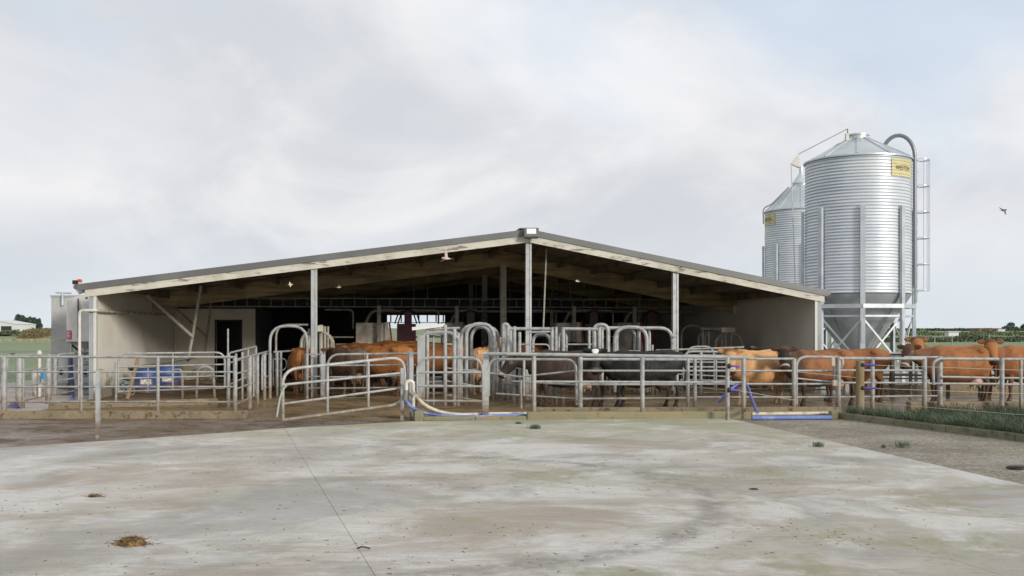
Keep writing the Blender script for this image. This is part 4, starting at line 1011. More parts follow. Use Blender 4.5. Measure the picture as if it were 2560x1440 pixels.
s2_ = silo(c2, R1, at(0, 529, Y2).z, at(0, 760, Y2).z, at(0, 466, Y2).z - at(0, 529, Y2).z, .42, 'second corrugated feed silo with pointed cap behind the barn roof', face2, -62, 36, arc=False)
# extras
zc = at(0, 466, Y2).z
obj('pointed_cap', lathe([(.46, zc + .12), (.40, zc + .2), (.1, zc + .62), (.1, zc + .95), (0, zc + .97)], c2, 24), m_cone, s2_, smooth=True)
obj('vent_pipe', tube(fillet([at(1909, 560, Y2 - .5), at(1908, 520, Y2 - .5), at(1928, 512, Y2 - .4), at(1972, 468, Y2 - .2)], .2), .035, 8), M('grey_pipe', '#7e8388', .4, .5), s2_, smooth=True)
ly = Y1 - .3
obj('lid_lever', join(tube([at(2119, 322, ly), at(2119, 345, ly)], .02, 6), tube([at(2119, 322, ly), at(1997, 385, ly)], .014, 6)), M('grey_pipe', '#7e8388', .4, .5), s1_)
obj('lid_box', bbox(*(lambda c: (c.x - .05, c.x + .06, c.y - .06, c.y + .06, c.z - .12, c.z + .12))(at(2117, 343, ly)), .01), pvc, s1_)
flag = [at(1979, 409, ly), at(1997, 386, ly), at(1999, 419, ly), at(1981, 411, ly)]
obj('cord_hood', (flag + [p + Vector((0, .12, 0)) for p in flag], [(0, 1, 2, 3), (7, 6, 5, 4), (0, 4, 5, 1), (1, 5, 6, 2), (2, 6, 7, 3), (3, 7, 4, 0)]), pvc, s1_)
obj('pull_cord', tube([at(1978, 408, ly), at(1988, 716, ly + .3)], .018, 6), pvc, s1_)

# ================================================================ MILK TANK CORNER
m_steel = M('stainless', '#c8c5bf', .36, .3, var=('#b0aca6', 1.2, .35, .7)); m_sign = M('red_sign', '#b5475a', .5)
mt_y = B(0, 3.3).y; tcx = at(172, 800, mt_y).x + .66; TR = .66
tank = empty('milk_tank', (tcx, mt_y, 0), 'upright stainless milk tank with cone base and small red sign', 'tank')
def tz(py): return at(0, py, mt_y).z
obj('shell', lathe([(TR, tz(855)), (TR + .02, tz(852)), (TR, tz(849)), (TR, tz(756)), (TR - .04, tz(749)), (TR - .18, tz(743)), (.2, tz(739)), (0, tz(738))], (tcx, mt_y), 40), m_steel, tank, smooth=True)
obj('cone_base', lathe([(.08, tz(884)), (.10, tz(876)), (TR - .02, tz(856))], (tcx, mt_y), 40), m_steel, tank, smooth=True)
for k in range(4):
    a = R(45 + 90 * k); x, y = tcx + .58 * math.sin(a), mt_y - .58 * math.cos(a)
    obj('leg', tube([(x, y, .012), (x, y, tz(858))], .035, 8), m_steel, tank, smooth=True)
obj('inlet_pipe', tube(fillet([Vector((tcx - .1, mt_y - TR - .02, tz(748))), Vector((tcx - .1, mt_y - TR - .03, tz(760))), Vector((tcx - .1, mt_y - TR - .03, tz(845)))], .05), .018, 6), m_frame, tank)
obj('outlet_hose', tube(fillet([Vector((tcx, mt_y, tz(880))), Vector((tcx - .1, mt_y - .4, tz(884))), Vector((tcx - .35, mt_y - .5, tz(862)))], .15), .03, 8), m_black, tank, smooth=True)
obj('manway', lathe([(.2, tz(741)), (.2, tz(733)), (.14, tz(730)), (0, tz(729))], (tcx + .1, mt_y), 20), m_steel, tank, smooth=True)
obj('top_valve', join(tube([(tcx - .35, mt_y, tz(746)), (tcx - .35, mt_y, tz(724))], .03, 8), tube([(tcx - .45, mt_y, tz(728)), (tcx - .25, mt_y, tz(728))], .025, 8)), m_steel, tank)
V, Fc = [], []
for j, py in enumerate((848, 826)):
    for i in range(7):
        a = R(-56 + 26 * i / 6); V.append(Vector((tcx + (TR + .008) * math.sin(a), mt_y - (TR + .008) * math.cos(a), tz(py))))
sgn = obj('sign', (V, [(i, i + 1, 8 + i, 7 + i) for i in range(6)]), m_sign, tank)
m_white = M('sign_white', '#d8c6c6', .6)
for r_ in range(4):
    V = []; h0 = 829.5 + r_ * 3.9
    for py in (h0 + 1.9, h0):
        for i in range(5):
            a = R(-51 + (16 if r_ != 1 else 13) * i / 4); V.append(Vector((tcx + (TR + .012) * math.sin(a), mt_y - (TR + .012) * math.cos(a), tz(py))))
    obj('sign_line', (V, [(i, i + 1, 6 + i, 5 + i) for i in range(4)]), m_white, sgn)
# plant room behind the tank
py_ = B(0, 4.6).y; x0 = at(128, 800, py_).x; x1 = B(-.3, 8.4).x; m_grey = M('grey_panel', '#b6b7b4', .5, .05, var=('#9b9c9a', .8, .4, .7))
pr = empty('plant_room', ((x0 + x1) / 2, py_, 0), 'plain grey insulated-panel plant room behind the milk tank', 'shed')
zt = at(0, 742, py_).z; zs = at(0, 851, py_).z
obj('wall_panel', box(x0, x1, py_, py_ + 3, .0, zs - .006), m_grey, pr); obj('wall_panel', box(x0, x1, py_, py_ + 3, zs + .006, zt), m_grey, pr)
obj('roof', box(x0 - .03, x1, py_ - .03, py_ + 3.05, zt + .002, zt + .05), m_grey, pr)
obj('vent', join(tube([(x0 + .35, py_ - .05, zt - .25), (x0 + .35, py_ - .05, zt + .12)], .04, 8), tube([(x0 + .15, py_ - .05, zt + .12), (x0 + .6, py_ - .05, zt + .1)], .025, 6)), bright, pr)
# pipework cabinet below the tank
for (px0, px1, pt, pb_, lab) in ((146, 171, 893, 985, 'light grey pump cabinet under the milk tank'), (206, 226, 905, 985, 'narrow grey valve cabinet beside the barn corner')):
    yq = mt_y - 1.6; a, b = at(px0, pt, yq), at(px1, pb_, yq)
    pc = empty('pump_cabinet', ((a.x + b.x) / 2, yq, .012), lab, 'cabinet')
    obj('body', bbox(a.x, b.x, yq, yq + .3, .03, a.z, .01), m_clad, pc); obj('lid', bbox(a.x - .01, b.x + .01, yq - .01, yq + .31, a.z + .002, a.z + .03, .006), m_grey, pc)
    obj('motor', tube([(a.x - .02, yq - .05, .25), (b.x + .02, yq - .05, .25)], .07, 10), m_clamp, pc, smooth=True); obj('valve', ball((a.x + .08, yq - .03, .6), .05, .04, .07), m_black, pc)
m_hosed = M('indigo_hose', '#4a4f8f', .5)
yq = mt_y - 1.7
obj('indigo_hose', tube(fillet([at(176, 890, yq), at(178, 930, yq), at(184, 960, yq), at(182, 985, yq), gp(180, 1000, .05)], .3), .035, 8), m_hosed, smooth=True, label='dark blue hose hanging between the pump cabinets', cat='hose')
# white tub, bucket and standpipe
yb = 25.5
def tub(px, pt, pb_, wpx, mat, lab, name):
    c = at(px, pb_, yb); tp = at(px, pt, yb).z; r_ = wpx / 2 / F * yb; z0 = max(c.z, .0); h_ = tp - z0
    t = empty(name, (c.x, yb, z0), lab, name.split('_')[-1])
    obj('body', lathe([(0, z0 + .02), (r_ * .84, z0 + .0), (r_, tp), (r_ * 1.05, tp), (r_ * 1.05, tp - .03), (r_ * .97, tp - .035)], (c.x, yb), 24), mat, t, smooth=True)
    obj('handle', tube([Vector((c.x + r_ * math.cos(a), yb - .02, tp - .02 - math.sin(a) * r_ * .9 * .5)) for a in [R(k) for k in range(0, 181, 15)]], .006, 5), m_clamp, t)
tub(95, 922, 996, 30, white_paint, 'white plastic tub standing by the standpipe', 'plastic_tub')
m_blue = M('cyan_plastic', '#2f8fc4', .4)
yb = 25.0; tub(110, 931, 948, 15, m_blue, 'bright cyan bucket hooked on the standpipe beside the white tub', 'plastic_bucket'); yb = 25.5
sp = empty('standpipe', at(99, 1000, 25.3), 'white plastic standpipe with rounded top behind the side gates', 'pipe'); sp.location.z = .012; BASE[sp.name] = Vector(sp.location)
a = at(99, 884, 25.3); obj('pipe', tube([(a.x, a.y, .012), (a.x, a.y, a.z - .05)], .04, 10), pvc, sp, smooth=True); obj('cap', ball((a.x, a.y, a.z), .065, .065, .09), pvc, sp, smooth=True)
obj('hook', tube(fillet([Vector((a.x, a.y, .75)), at(110, 927, 25.0)], .05), .01, 6), m_clamp, sp)
c_ = gp(35, 1022, .02)
obj('rope_coil', tube([c_ + Vector((math.cos(k * .7) * (.14 - k * .003), math.sin(k * .7) * .08, .02 + k * .004)) for k in range(28)], .014, 6), M('violet_rope', '#565079', .8), label='violet rope coiled on the pale pad behind the kerb', cat='rope')

# ================================================================ DRUMS AND CLUTTER IN THE LEFT BAY
m_drum = M('blue_drum', '#35508c', .5, 0, var=('#294074', 3, .4, .7), mud=(.5, '#6a553a', 14, .66)); m_label = M('paper_label', '#cfcdc4', .7, 0, var=('#8f8a78', 20, .45, .6)); m_lab2 = M('yellow_label', '#c9a63a', .6)
def drum(px, pb_, wpx, pt, lab, yel=False):
    g0 = gp(px, pb_, .02); r_ = wpx / 2 / F * g0.y; zt = at(0, pt, g0.y).z; c = (g0.x, g0.y); h_ = zt - .02
    t = empty('plastic_drum', (c[0], c[1], .02), lab, 'drum', 'blue drums in the side bay')
    z = lambda k: .02 + h_ * k
    obj('body', lathe([(0, z(0)), (r_ * .92, z(0)), (r_, z(.05)), (r_, z(.30)), (r_ * 1.04, z(.33)), (r_, z(.36)), (r_, z(.64)), (r_ * 1.04, z(.67)), (r_, z(.70)), (r_, z(.94)), (r_ * .9, z(1)), (0, z(1))], c, 32), m_drum, t, smooth=True)
    obj('rim', lathe([(r_ * .93, z(.97)), (r_ * .95, z(1.02)), (r_ * .88, z(1.02))], c, 32), m_drum, t)
    def sticker(a0, a1, k0, k1, m):
        V = []
        for k in (k0, k1):
            for i in range(5): a = R(a0 + (a1 - a0) * i / 4); V.append(Vector((c[0] + (r_ + .006) * math.sin(a), c[1] - (r_ + .006) * math.cos(a), z(k))))
        obj('label_sticker', (V, [(i, i+1, 6+i, 5+i) for i in range(4)]), m, t)
    sticker(-5, 40, .40, .60, m_label)
    if yel: sticker(-50, -30, .75, .9, m_lab2)
    for s_ in (-1, 1): obj('bung', lathe([(.035, z(1) - .005), (.035, z(1) + .02), (0, z(1) + .022)], (c[0] + s_ * r_ * .5, c[1]), 10), m_black, t)
drum(366, 983, 66, 922, 'blue plastic drum with torn white label in the side bay')
drum(418, 976, 58, 916, 'blue plastic drum with yellow sticker tucked behind the torn-label drum', True)
m_teal = M('netting', '#7f8f8c', .8)
random.seed(11); c_ = gp(316, 990, .02); parts = []
for k in range(9):
    rr = random.uniform(.12, .24); ph = random.uniform(0, 6.28); tl = random.uniform(-.5, .5)
    parts.append(tube([c_ + Vector((rr * math.cos(ph + q), .12 * math.sin(ph + q) + tl * .1, .22 + rr * .85 * math.sin(q + tl))) for q in [R(x) for x in range(0, 361, 24)]], .012, 5))
obj('wire_coil', join(*parts), m_teal, label='tangled coil of pale hose heaped against the side wall', cat='coil')
obj('lever_pole', tube([gp(318, 1000, .05), at(345, 897, 24.4)], .045, 8), M('brown_pole', '#8b7355', .8), smooth=True, label='brown pole leaning against the barn side wall', cat='pole')
obj('sheet_scrap', (lambda c: xf(bbox(c.x - .9, c.x + .9, c.y - .3, c.y + .3, c.z, c.z + .05, .01), Matrix.Translation(c) @ Matrix.Rotation(R(-9), 4, 'Y') @ Matrix.Translation(-c)))(at(405, 909, gp(400, 978).y)), m_clamp, label='dark board laid over the blue drums', cat='board')
# ================================================================ DISTANCE
def leaf_mat(name, a, b): return M(name, a, .8, 0, var=(b, .9, .4, .65), spec=.2)
def foliage(pts_fn, n, size):
    V, Fc = [], []
    for _ in range(n):
        p = pts_fn(); s_ = size * random.uniform(.6, 1.4)
        u = Vector((random.gauss(0, 1), random.gauss(0, 1), random.gauss(0, 1))).normalized(); q = u.orthogonal().normalized(); t_ = u.cross(q)
        o = len(V); V += [p - q * s_, p - t_ * s_ * .6, p + q * s_, p + t_ * s_ * .6]; Fc.append((o, o+1, o+2, o+3))
    return V, Fc
m_bark = M('bark', '#4d443a', .9)
def tree(c, h, rad, lab, mat, n=1500, conifer=True, group=None):
    t = empty('shelter_tree', c, lab, 'tree', group)
    tr = [tube([c, c + Vector((rad * .05, 0, h * .5)), c + Vector((0, 0, h * .93))], h * .03, 7, h * .006)]
    lobes = []
    for k in range(16):
        z = h * random.uniform(.22, .97); rr = rad * (1.05 - z / h * (.75 if conifer else .45)) * random.uniform(.45, 1.0); a = random.uniform(0, 6.28)
        q = c + Vector((math.cos(a) * rr, math.sin(a) * rr, z)); lobes.append((q, rad * random.uniform(.2, .42)))
        if k < 9: tr.append(tube([c + Vector((0, 0, z * .8)), q], h * .01, 5, h * .003))
    obj('trunk', join(*tr), m_bark, t, smooth=True)
    def f():
        q, s_ = random.choice(lobes); d = Vector((random.gauss(0, 1), random.gauss(0, 1), random.gauss(0, .8))).normalized() * s_ * random.uniform(.3, 1.1) ; return q + d
    obj('crown', foliage(f, int(n * 1.5), rad * .15), mat, t)
m_pine = leaf_mat('pine_leaf', '#4c5a4e', '#39463e'); m_pine2 = leaf_mat('grey_pine', '#66736c', '#53605a')
random.seed(5)
gt = 'dark conifers of the far shelterbelt'
for (px, yt, yd, wd, lab) in ((44, 785, 430, 15, 'tallest dark conifer at the shed end of the shelterbelt'), (57, 789, 440, 15, 'dark conifer beside the tallest shelterbelt tree'), (70, 792, 430, 14, 'rounded dark conifer in the middle of the shelterbelt'), (83, 795, 440, 13, 'lower dark conifer past the shelterbelt dip'), (95, 798, 430, 12, 'last dark conifer at the sloping end of the shelterbelt')):
    c = at(px, 820, yd); h = at(0, yt, yd).z; c.z = -.03; tree(c, h, wd / F * yd, lab, m_pine, 1400, group=gt)
for (px, yt, yd, wd, lab) in ((2513, 815, 620, 10, 'bushy grey tree next to the white wall beyond the pasture'), (2528, 809, 640, 11, 'tall grey tree with split top beyond the pasture'), (2542, 817, 620, 6, 'small grey tree at the end of the far clump'), (2560, 810, 620, 9, 'grey tree standing apart from the far clump')):
    c = at(px, 820, yd); h = at(0, yt, yd).z; c.z = -.03; tree(c, h, wd / F * yd, lab, m_pine2, 1000, False)
def hedge(name, a, b, wd, h, lab, mat, n, size, cat='hedge', rag=.25):
    a, b = Vector((a[0], a[1], 0)), Vector((b[0], b[1], 0)); d = b - a; nrm = Vector((-d.y, d.x, 0)).normalized()
    ph = [random.uniform(0, 6.28) for _ in range(4)]
    def f():
        t_ = random.random(); L = d.length * t_
        hh = h * (1 - rag + rag * (.5 * math.sin(L * .9 + ph[0]) + .5 * math.sin(L * .37 + ph[1])) + random.uniform(-rag, rag) * .4)
        p = a + d * t_ + nrm * random.gauss(0, wd * .33); p.z = max(0.0, random.random() ** .7 * hh); return p
    v, f_ = foliage(f, n, size); c = (a + b) / 2
    t = empty(name, (c.x, c.y, -.03), lab, cat)
    obj('foliage', (v, f_), mat, t)
    parts = []
    for k in range(14):
        p = a + d * ((k + .5) / 14); parts.append(tube([p + Vector((0, 0, -.03)), p + Vector((.1, 0, h * .7))], .05, 5, .02))
    obj('stem', join(*parts), m_bark, t)
m_hedge = leaf_mat('hedge_leaf', '#66705a', '#515b48'); m_brown = leaf_mat('autumn_hedge', '#75664a', '#5f5d42'); m_dry = leaf_mat('dry_grass', '#a29a78', '#8f8b68')
hedge('field_hedge', (at(2200, 0, 124).x, 124), (at(2640, 0, 128).x, 128), 1.6, .85, 'ragged green hedge crossing the pasture behind the cows', m_hedge, 7000, .12)
hedge('field_hedge', (at(2150, 0, 230).x, 230), (at(2640, 0, 225).x, 225), 2.0, 1.2, 'thin pale hedge line midway across the far pasture', leaf_mat('pale_hedge', '#7c8662', '#69724f'), 4500, .2)
hedge('field_hedge', (at(2100, 0, 560).x, 560), (at(2700, 0, 600).x, 600), 5, 1.7, 'dark hedge line along the horizon beside the red shed', m_pine, 5000, .45)
hedge('field_hedge', (at(70, 0, 150).x, 150), (at(128, 0, 260).x, 260), 2.2, 1.75, 'russet autumn hedge running away from the dry verge', m_brown, 6000, .17)
hedge('field_hedge', (at(-60, 0, 215).x, 215), (at(44, 0, 215).x, 215), 3, 1.6, 'grey-green hedge below the far white shed', m_hedge, 2500, .25)
hedge('field_hedge', (at(84, 0, 300).x, 300), (at(240, 0, 320).x, 320), 4, 1.9, 'low mixed hedge closing the pasture behind the plant room', leaf_mat('mixed_hedge', '#857d58', '#6c6f4c'), 3000, .3)
# dry grass verge and seed heads
def verge():
    p = Vector((random.uniform(at(-40, 0, 128).x, at(240, 0, 128).x), random.gauss(136, 3), 0)); return p
blades('dry_verge', verge, 6000, .15, .4, .03, m_dry, label='pale strip of dry grass along the pasture edge', cat='grass')
def seed():
    return Vector((random.uniform(at(2290, 0, 62).x, at(2660, 0, 62).x), random.gauss(62, 1.5), -.02))
blades('seeding_grass', seed, 5000, .25, .55, .012, leaf_mat('seed_grass', '#a9a56c', '#8f9460'), label='tall yellow seeding grass behind the red cows', cat='grass')
# far buildings
m_wshed = M('white_shed', '#c9cac8', .6); m_rshed = M('red_shed', '#7a3f35', .7, 0, var=('#94816c', 1.2, .5, .6)); m_darkop = M('shed_opening', '#33322f', .9)
def shed(px0, px1, yt, yd, dep, lab, mw, mr, pitch=.18, opening=True, name='farm_shed'):
    x0, x1 = at(px0, 0, yd).x, at(px1, 0, yd).x; h = at(0, yt, yd).z; t = empty(name, ((x0 + x1) / 2, yd, -.03), lab, 'shed')
    eh = h - (x1 - x0) / 2 * pitch
    P = [(x0, -.03), (x1, -.03), (x1, eh), ((x0 + x1) / 2, h), (x0, eh)]
    V = [Vector((x, y, z)) for y in (yd, yd + dep) for x, z in P]
    obj('wall', (V, [(0, 1, 2, 3, 4), (9, 8, 7, 6, 5), (0, 5, 6, 1), (1, 6, 7, 2), (4, 9, 5, 0)]), mw, t)
    o = .25
    for s_ in (0, 1):
        xa, xb = (x0 - o, (x0 + x1) / 2) if s_ == 0 else ((x0 + x1) / 2, x1 + o)
        za, zb__ = (eh - o * pitch, h) if s_ == 0 else (h, eh - o * pitch)
        V = [Vector((x, y, z + dz)) for dz in (.02, .12) for (x, y, z) in ((xa, yd - .3, za), (xb, yd - .3, zb__), (xb, yd + dep + .3, zb__), (xa, yd + dep + .3, za))]
        obj('roof', (V, [(3, 2, 1, 0), (4, 5, 6, 7), (0, 1, 5, 4), (1, 2, 6, 5), (2, 3, 7, 6), (3, 0, 4, 7)]), mr, t)
    if opening:
        w_ = x1 - x0
        obj('doorway', box(x0 + w_ * .12, x0 + w_ * .55, yd - .04, yd - .004, -.02, eh * .8), m_darkop, t); obj('doorway', box(x0 + w_ * .66, x0 + w_ * .9, yd - .04, yd - .004, -.02, eh * .8), m_darkop, t)
shed(-70, 40, 801, 340, 14, 'far white gabled shed with dark open bays', m_wshed, m_wshed)
shed(41, 60, 811, 330, 6, 'small white lean-to beside the far gabled shed', m_wshed, m_wshed, .02, False)
shed(2448, 2495, 821, 400, 8, 'long low red-brown shed on the far pasture', m_rshed, m_rshed, .01)
shed(2496, 2513, 823, 405, 6, 'white lean-to next to the red-brown shed', m_wshed, m_wshed, .05, False)
shed(2372, 2397, 829.5, 200, 2, 'low white trough-like shelter in the far pasture', m_wshed, m_wshed, .01, False)
for i, px in enumerate((2337, 2380, 2473)):
    yd = (80, 84, 105)[i]; a = at(px, 0, yd); obj('field_post', tube([(a.x, yd, -.03), (a.x, yd, 1.0 + .1 * i)], .04, 6), m_dry, label=('thin pale post standing in the seeding grass', 'pale post before the hedge', 'pale post close under the far hedge')[i], cat='post')

# ================================================================ BIRDS
def bird(c, sc_, heading, up_w, lo_w, col, lab, perched=False):
    m = M('feather_' + col, col, .7, 0, var=('#6b5f50', 60, .5, .7))
    Mx = Matrix.Translation(c) @ Matrix.Rotation(heading, 4, 'Z') @ Matrix.Scale(sc_, 4)
    body = tube([(-.5, 0, 0), (-.32, 0, .02), (-.1, 0, .02), (.15, 0, .03), (.3, 0, .07), (.42, 0, .10), (.5, 0, .09), (.58, 0, .07)], lambda t_: (.03, .09, .15, .15, .12, .11, .06, .008)[min(7, int(t_ * 7 + .5))], 10)
    tail = ([Vector(p) for p in ((-.45, -.05, 0), (-.45, .05, 0), (-.85, .13, -.03), (-.85, -.13, -.03), (-.45, -.05, .02), (-.45, .05, .02), (-.85, .13, -.02), (-.85, -.13, -.02))], [(0, 1, 2, 3), (7, 6, 5, 4), (0, 4, 5, 1), (2, 6, 7, 3), (1, 5, 6, 2), (3, 7, 4, 0)])
    parts = [body, tail]
    for s_, w_ in ((1, up_w), (-1, lo_w)):
        if perched: w_ = (-.55, .03, -.05)
        tip = Vector((w_[0], s_ * .1 + w_[1], w_[2])) if perched else Vector(w_)
        r0, r1 = Vector((.2, s_ * .1, .08)), Vector((-.18, s_ * .1, .06)); mid = (r0 + r1) / 2 * .45 + tip * .55
        V = [r0, mid + Vector((.14, 0, 0)), tip, mid + Vector((-.16, 0, 0)), r1]; V = V + [p + Vector((0, 0, -.02)) for p in V]
        parts.append((V, [(0, 1, 2, 3, 4), (9, 8, 7, 6, 5)] + [(i, (i+1) % 5, 5 + (i+1) % 5, 5 + i)[::-1] for i in range(5)]))
    if perched:
        for s_ in (-.05, .05): parts.append(tube([(0, s_, -.1), (.02, s_, -.32)], .012, 5))
    b_ = xf(join(*parts), Mx); obj('bird', b_, m, smooth=True, label=lab, cat='bird', base=c)
bird(at(1116, 647, 19.5), .17, R(192), (.15, .4, 1.1), (.55, -1.1, -.25), '#c3b1a4', 'pale pinkish bird flying under the gable board, wings spread')
bird(at(2509, 526, 24), .17, R(15), (-.2, .7, .55), (-.1, -.6, -.75), '#5a5450', 'dark bird flying in open sky beyond the silo')
bird(at(726, 712, 21), .10, R(30), (0, .6, .7), (-.2, -.6, -.5), '#c9bb98', 'small cream bird fluttering before the timber rafter')
bird(at(847, 719, 21), .09, R(10), (0, .7, .5), (0, -.6, .6), '#bcae99', 'small pale bird hovering at the rafter edge')
bird(at(1444, 704, 23), .10, R(200), (0, .7, .45), (0, -.7, .5), '#cfc8bd', 'white bird in the dark barn under the roof slope')
bird(at(1884, 869, 21.5), .14, R(200), (-.2, 1.0, .2), (-.3, -.9, .1), '#6b6a55', 'olive bird skimming above the tan cow')
bird(at(253, 924.5, 19.32), .085, R(180), None, None, '#8a735c', 'brown sparrow perched on the kerb fence rail', True)
bird(at(31, 885, 19.32), .10, R(30), None, None, '#3f3d3a', 'dark bird perched on the gate end by the milk tank', True)
# ================================================================ COWS
def loft(secs, n=18):            # secs: (centre, side vector, up vector) with half sizes already in the vectors
    V, Fc = [], []; m = len(secs)
    for (c, s_, u) in secs:
        for k in range(n):
            a = 2 * math.pi * k / n; ca, sa = math.cos(a), math.sin(a); e = .86
            V.append(c + s_ * (abs(ca) ** e * (1 if ca > 0 else -1)) + u * (abs(sa) ** e * (1 if sa > 0 else -1)))
    for i in range(m - 1):
        for k in range(n): Fc.append((i*n+k, i*n+(k+1) % n, (i+1)*n+(k+1) % n, (i+1)*n+k))
    Fc.append(tuple(range(n))[::-1]); Fc.append(tuple(range((m-1)*n, m*n)))
    return V, Fc
X, Yv, Z = Vector((1, 0, 0)), Vector((0, 1, 0)), Vector((0, 0, 1))
def spline(pts, k=4):
    out_ = []
    for i in range(len(pts) - 1):
        p0, p1, p2, p3 = pts[max(i-1, 0)], pts[i], pts[i+1], pts[min(i+2, len(pts)-1)]
        for j in range(k):
            t = j / k; out_.append([.5 * ((2*b) + (-a + c)*t + (2*a - 5*b + 4*c - d)*t*t + (-a + 3*b - 3*c + d)*t**3) for a, b, c, d in zip(p0, p1, p2, p3)])
    out_.append(list(pts[-1])); return out_
def cow_mesh(neck_yaw=0, poll_z=1.28, head_yaw=0, head_pitch=-35, step=(0, 0, 0, 0), udder=True, neck_len=.52, vox=.015):
    parts = []
    tr = [(-.84, 1.14, .88, .10), (-.76, 1.20, .76, .20), (-.58, 1.245, .62, .265), (-.38, 1.235, .52, .295), (-.15, 1.205, .44, .335), (.10, 1.19, .41, .35), (.30, 1.20, .425, .32), (.48, 1.235, .47, .265), (.62, 1.23, .53, .225), (.78, 1.15, .62, .18), (.90, 1.02, .72, .10)]
    secs = []
    for (x, zt, zb_, w_) in spline(tr): secs.append((Vector((x, 0, (zt + zb_) / 2)), Yv * w_, Z * (zt - zb_) / 2))
    parts.append(loft(secs, 24))
    parts.append(tube([Vector((x, 0, z)) for x, z in ((-.6, 1.235), (-.3, 1.225), (0, 1.195), (.3, 1.205), (.52, 1.235))], .028, 8))      # backbone
    for s_ in (-1, 1):
        parts.append(ball((-.42, s_ * .205, 1.15), .09, .065, .07)); parts.append(ball((-.74, s_ * .10, 1.10), .06, .05, .07)); parts.append(ball((.50, s_ * .17, .93), .17, .075, .25, 12, 9))
        parts.append(ball((-.52, s_ * .185, .92), .20, .10, .27, 12, 9))
    ny = R(neck_yaw); base = Vector((.60, 0, .98)); mid = base + Vector((.26, .0, .08)) + Vector((math.cos(ny), math.sin(ny), 0)) * .06
    poll = base + Vector((.10 + neck_len * (.45 + .55 * math.cos(ny)), neck_len * .85 * math.sin(ny), poll_z - base.z))
    hy, hp = R(head_yaw), R(head_pitch)
    h = Vector((math.cos(hy) * math.cos(hp), math.sin(hy) * math.cos(hp), math.sin(hp))); sd = Vector((-math.sin(hy), math.cos(hy), 0)); up = h.cross(sd) * -1
    up = sd.cross(h) * -1 if (sd.cross(h) * -1).z > 0 else sd.cross(h)
    neck_end = poll + h * .04 - up * .06
    pts = []
    for i in range(9):
        t = i / 8; p = base * (1-t)**2 + mid * 2*t*(1-t) + neck_end * t*t; pts.append(p)
    secs = []
    for i, p in enumerate(pts):
        d = (pts[min(i+1, 8)] - pts[max(i-1, 0)]).normalized(); s2 = Z.cross(d).normalized(); u2 = d.cross(s2); t = i / 8
        secs.append((p - Z * .03 * math.sin(math.pi * t), s2 * (.175 - .085 * t), u2 * (.275 - .15 * t ** .8)))
    parts.append(loft(secs, 18))
    HS = 1.12
    hs = [(-.06, .075, .085, .0), (0.0, .105, .105, .0), (.08, .118, .120, -.010), (.15, .118, .115, -.018), (.22, .108, .100, -.018), (.29, .094, .084, -.016), (.35, .086, .078, -.014), (.40, .086, .088, -.014), (.445, .072, .080, -.014), (.47, .040, .050, -.016)]
    secs = [(poll + h * t * HS + up * o * HS, sd * w_ * HS, up * hh * HS) for (t, hh, w_, o) in spline(hs, 3)]
    parts.append(loft(secs, 20))
    parts.append(ball(poll + up * .05 + h * .0, .07, .07, .06))
    # jaw, ears
    parts.append(loft([(poll + h * t * HS - up * o * HS, sd * w_ * HS, up * hh * HS) for (t, hh, w_, o) in ((.02, .05, .05, .08), (.14, .055, .065, .10), (.28, .04, .05, .075), (.40, .03, .05, .06))], 12))
    for s_ in (-1, 1):
        r0 = poll + sd * s_ * .085 + up * .03 - h * .01; dr_ = (sd * s_ * 1.0 - h * .12 + up * .10 - Z * .10).normalized(); thick = (h * .6 + up * .8).normalized(); wide = dr_.cross(thick).normalized()
        thick = wide.cross(dr_)
        parts.append(loft([(r0 + dr_ * t, wide * a, thick * b) for (t, a, b) in ((0, .030, .024), (.05, .050, .022), (.11, .062, .019), (.16, .048, .017), (.195, .018, .014))], 12))
        parts.append(ball(poll + (h * .115 + sd * s_ * .092 + up * .035) * HS, .028, .028, .028))
    # legs
    for i, s_ in enumerate((1, -1)):
        st = step[i]
        L = [(.52, .80, .115, .075), (.53 , .66, .085, .062), (.54 + st * .4, .52, .062, .052), (.555 + st * .75, .37, .052, .047), (.555 + st * .85, .30, .040, .038), (.55 + st, .19, .034, .032), (.55 + st, .12, .042, .040), (.575 + st, .075, .046, .043), (.585 + st, .03, .058, .050), (.59 + st, 0.0, .062, .052)]
        parts.append(loft([(Vector((x, s_ * (.145 - .02 * (1 - z)), z)), X * a, Yv * b) for (x, z, a, b) in L], 14))
        st = step[2 + i]
        L = [(-.50, .92, .20, .10), (-.50, .76, .175, .088), (-.53 + st * .2, .62, .115, .066), (-.60 + st * .5, .52, .070, .050), (-.665 + st * .7, .44, .055, .042), (-.66 + st * .8, .36, .044, .038), (-.64 + st * .95, .22, .038, .034), (-.635 + st, .13, .044, .042), (-.61 + st, .075, .048, .045), (-.60 + st, .03, .060, .052), (-.595 + st, 0.0, .064, .054)]
        parts.append(loft([(Vector((x, s_ * (.165 - .03 * (1 - z)), z)), X * a, Yv * b) for (x, z, a, b) in L], 14))
    ud = Vector((-.40, 0, .50))
    if udder:
        parts.append(ball(ud, .20, .165, .135, 14, 10))
        for a, b in ((-.09, -.07), (-.09, .07), (.06, -.07), (.06, .07)): parts.append(tube([ud + Vector((a, b, -.08)), ud + Vector((a, b, -.185))], .022, 8, .016))
    tl = [Vector((-.74, 0, 1.17)), Vector((-.83, 0, 1.15)), Vector((-.875, .01, 1.0)), Vector((-.885, .015, .8)), Vector((-.88, .02, .6)), Vector((-.87, .02, .42)), Vector((-.865, .02, .34))]
    parts.append(tube(tl, lambda t_: (.045, .038, .027, .022, .026, .038, .012)[min(6, int(t_ * 6 + .5))], 8))
    V, Fc = join(*parts)
    me = bpy.data.meshes.new('cow_raw'); me.from_pydata(V, [], Fc)
    o = bpy.data.objects.new('cow_raw', me); COL.objects.link(o)
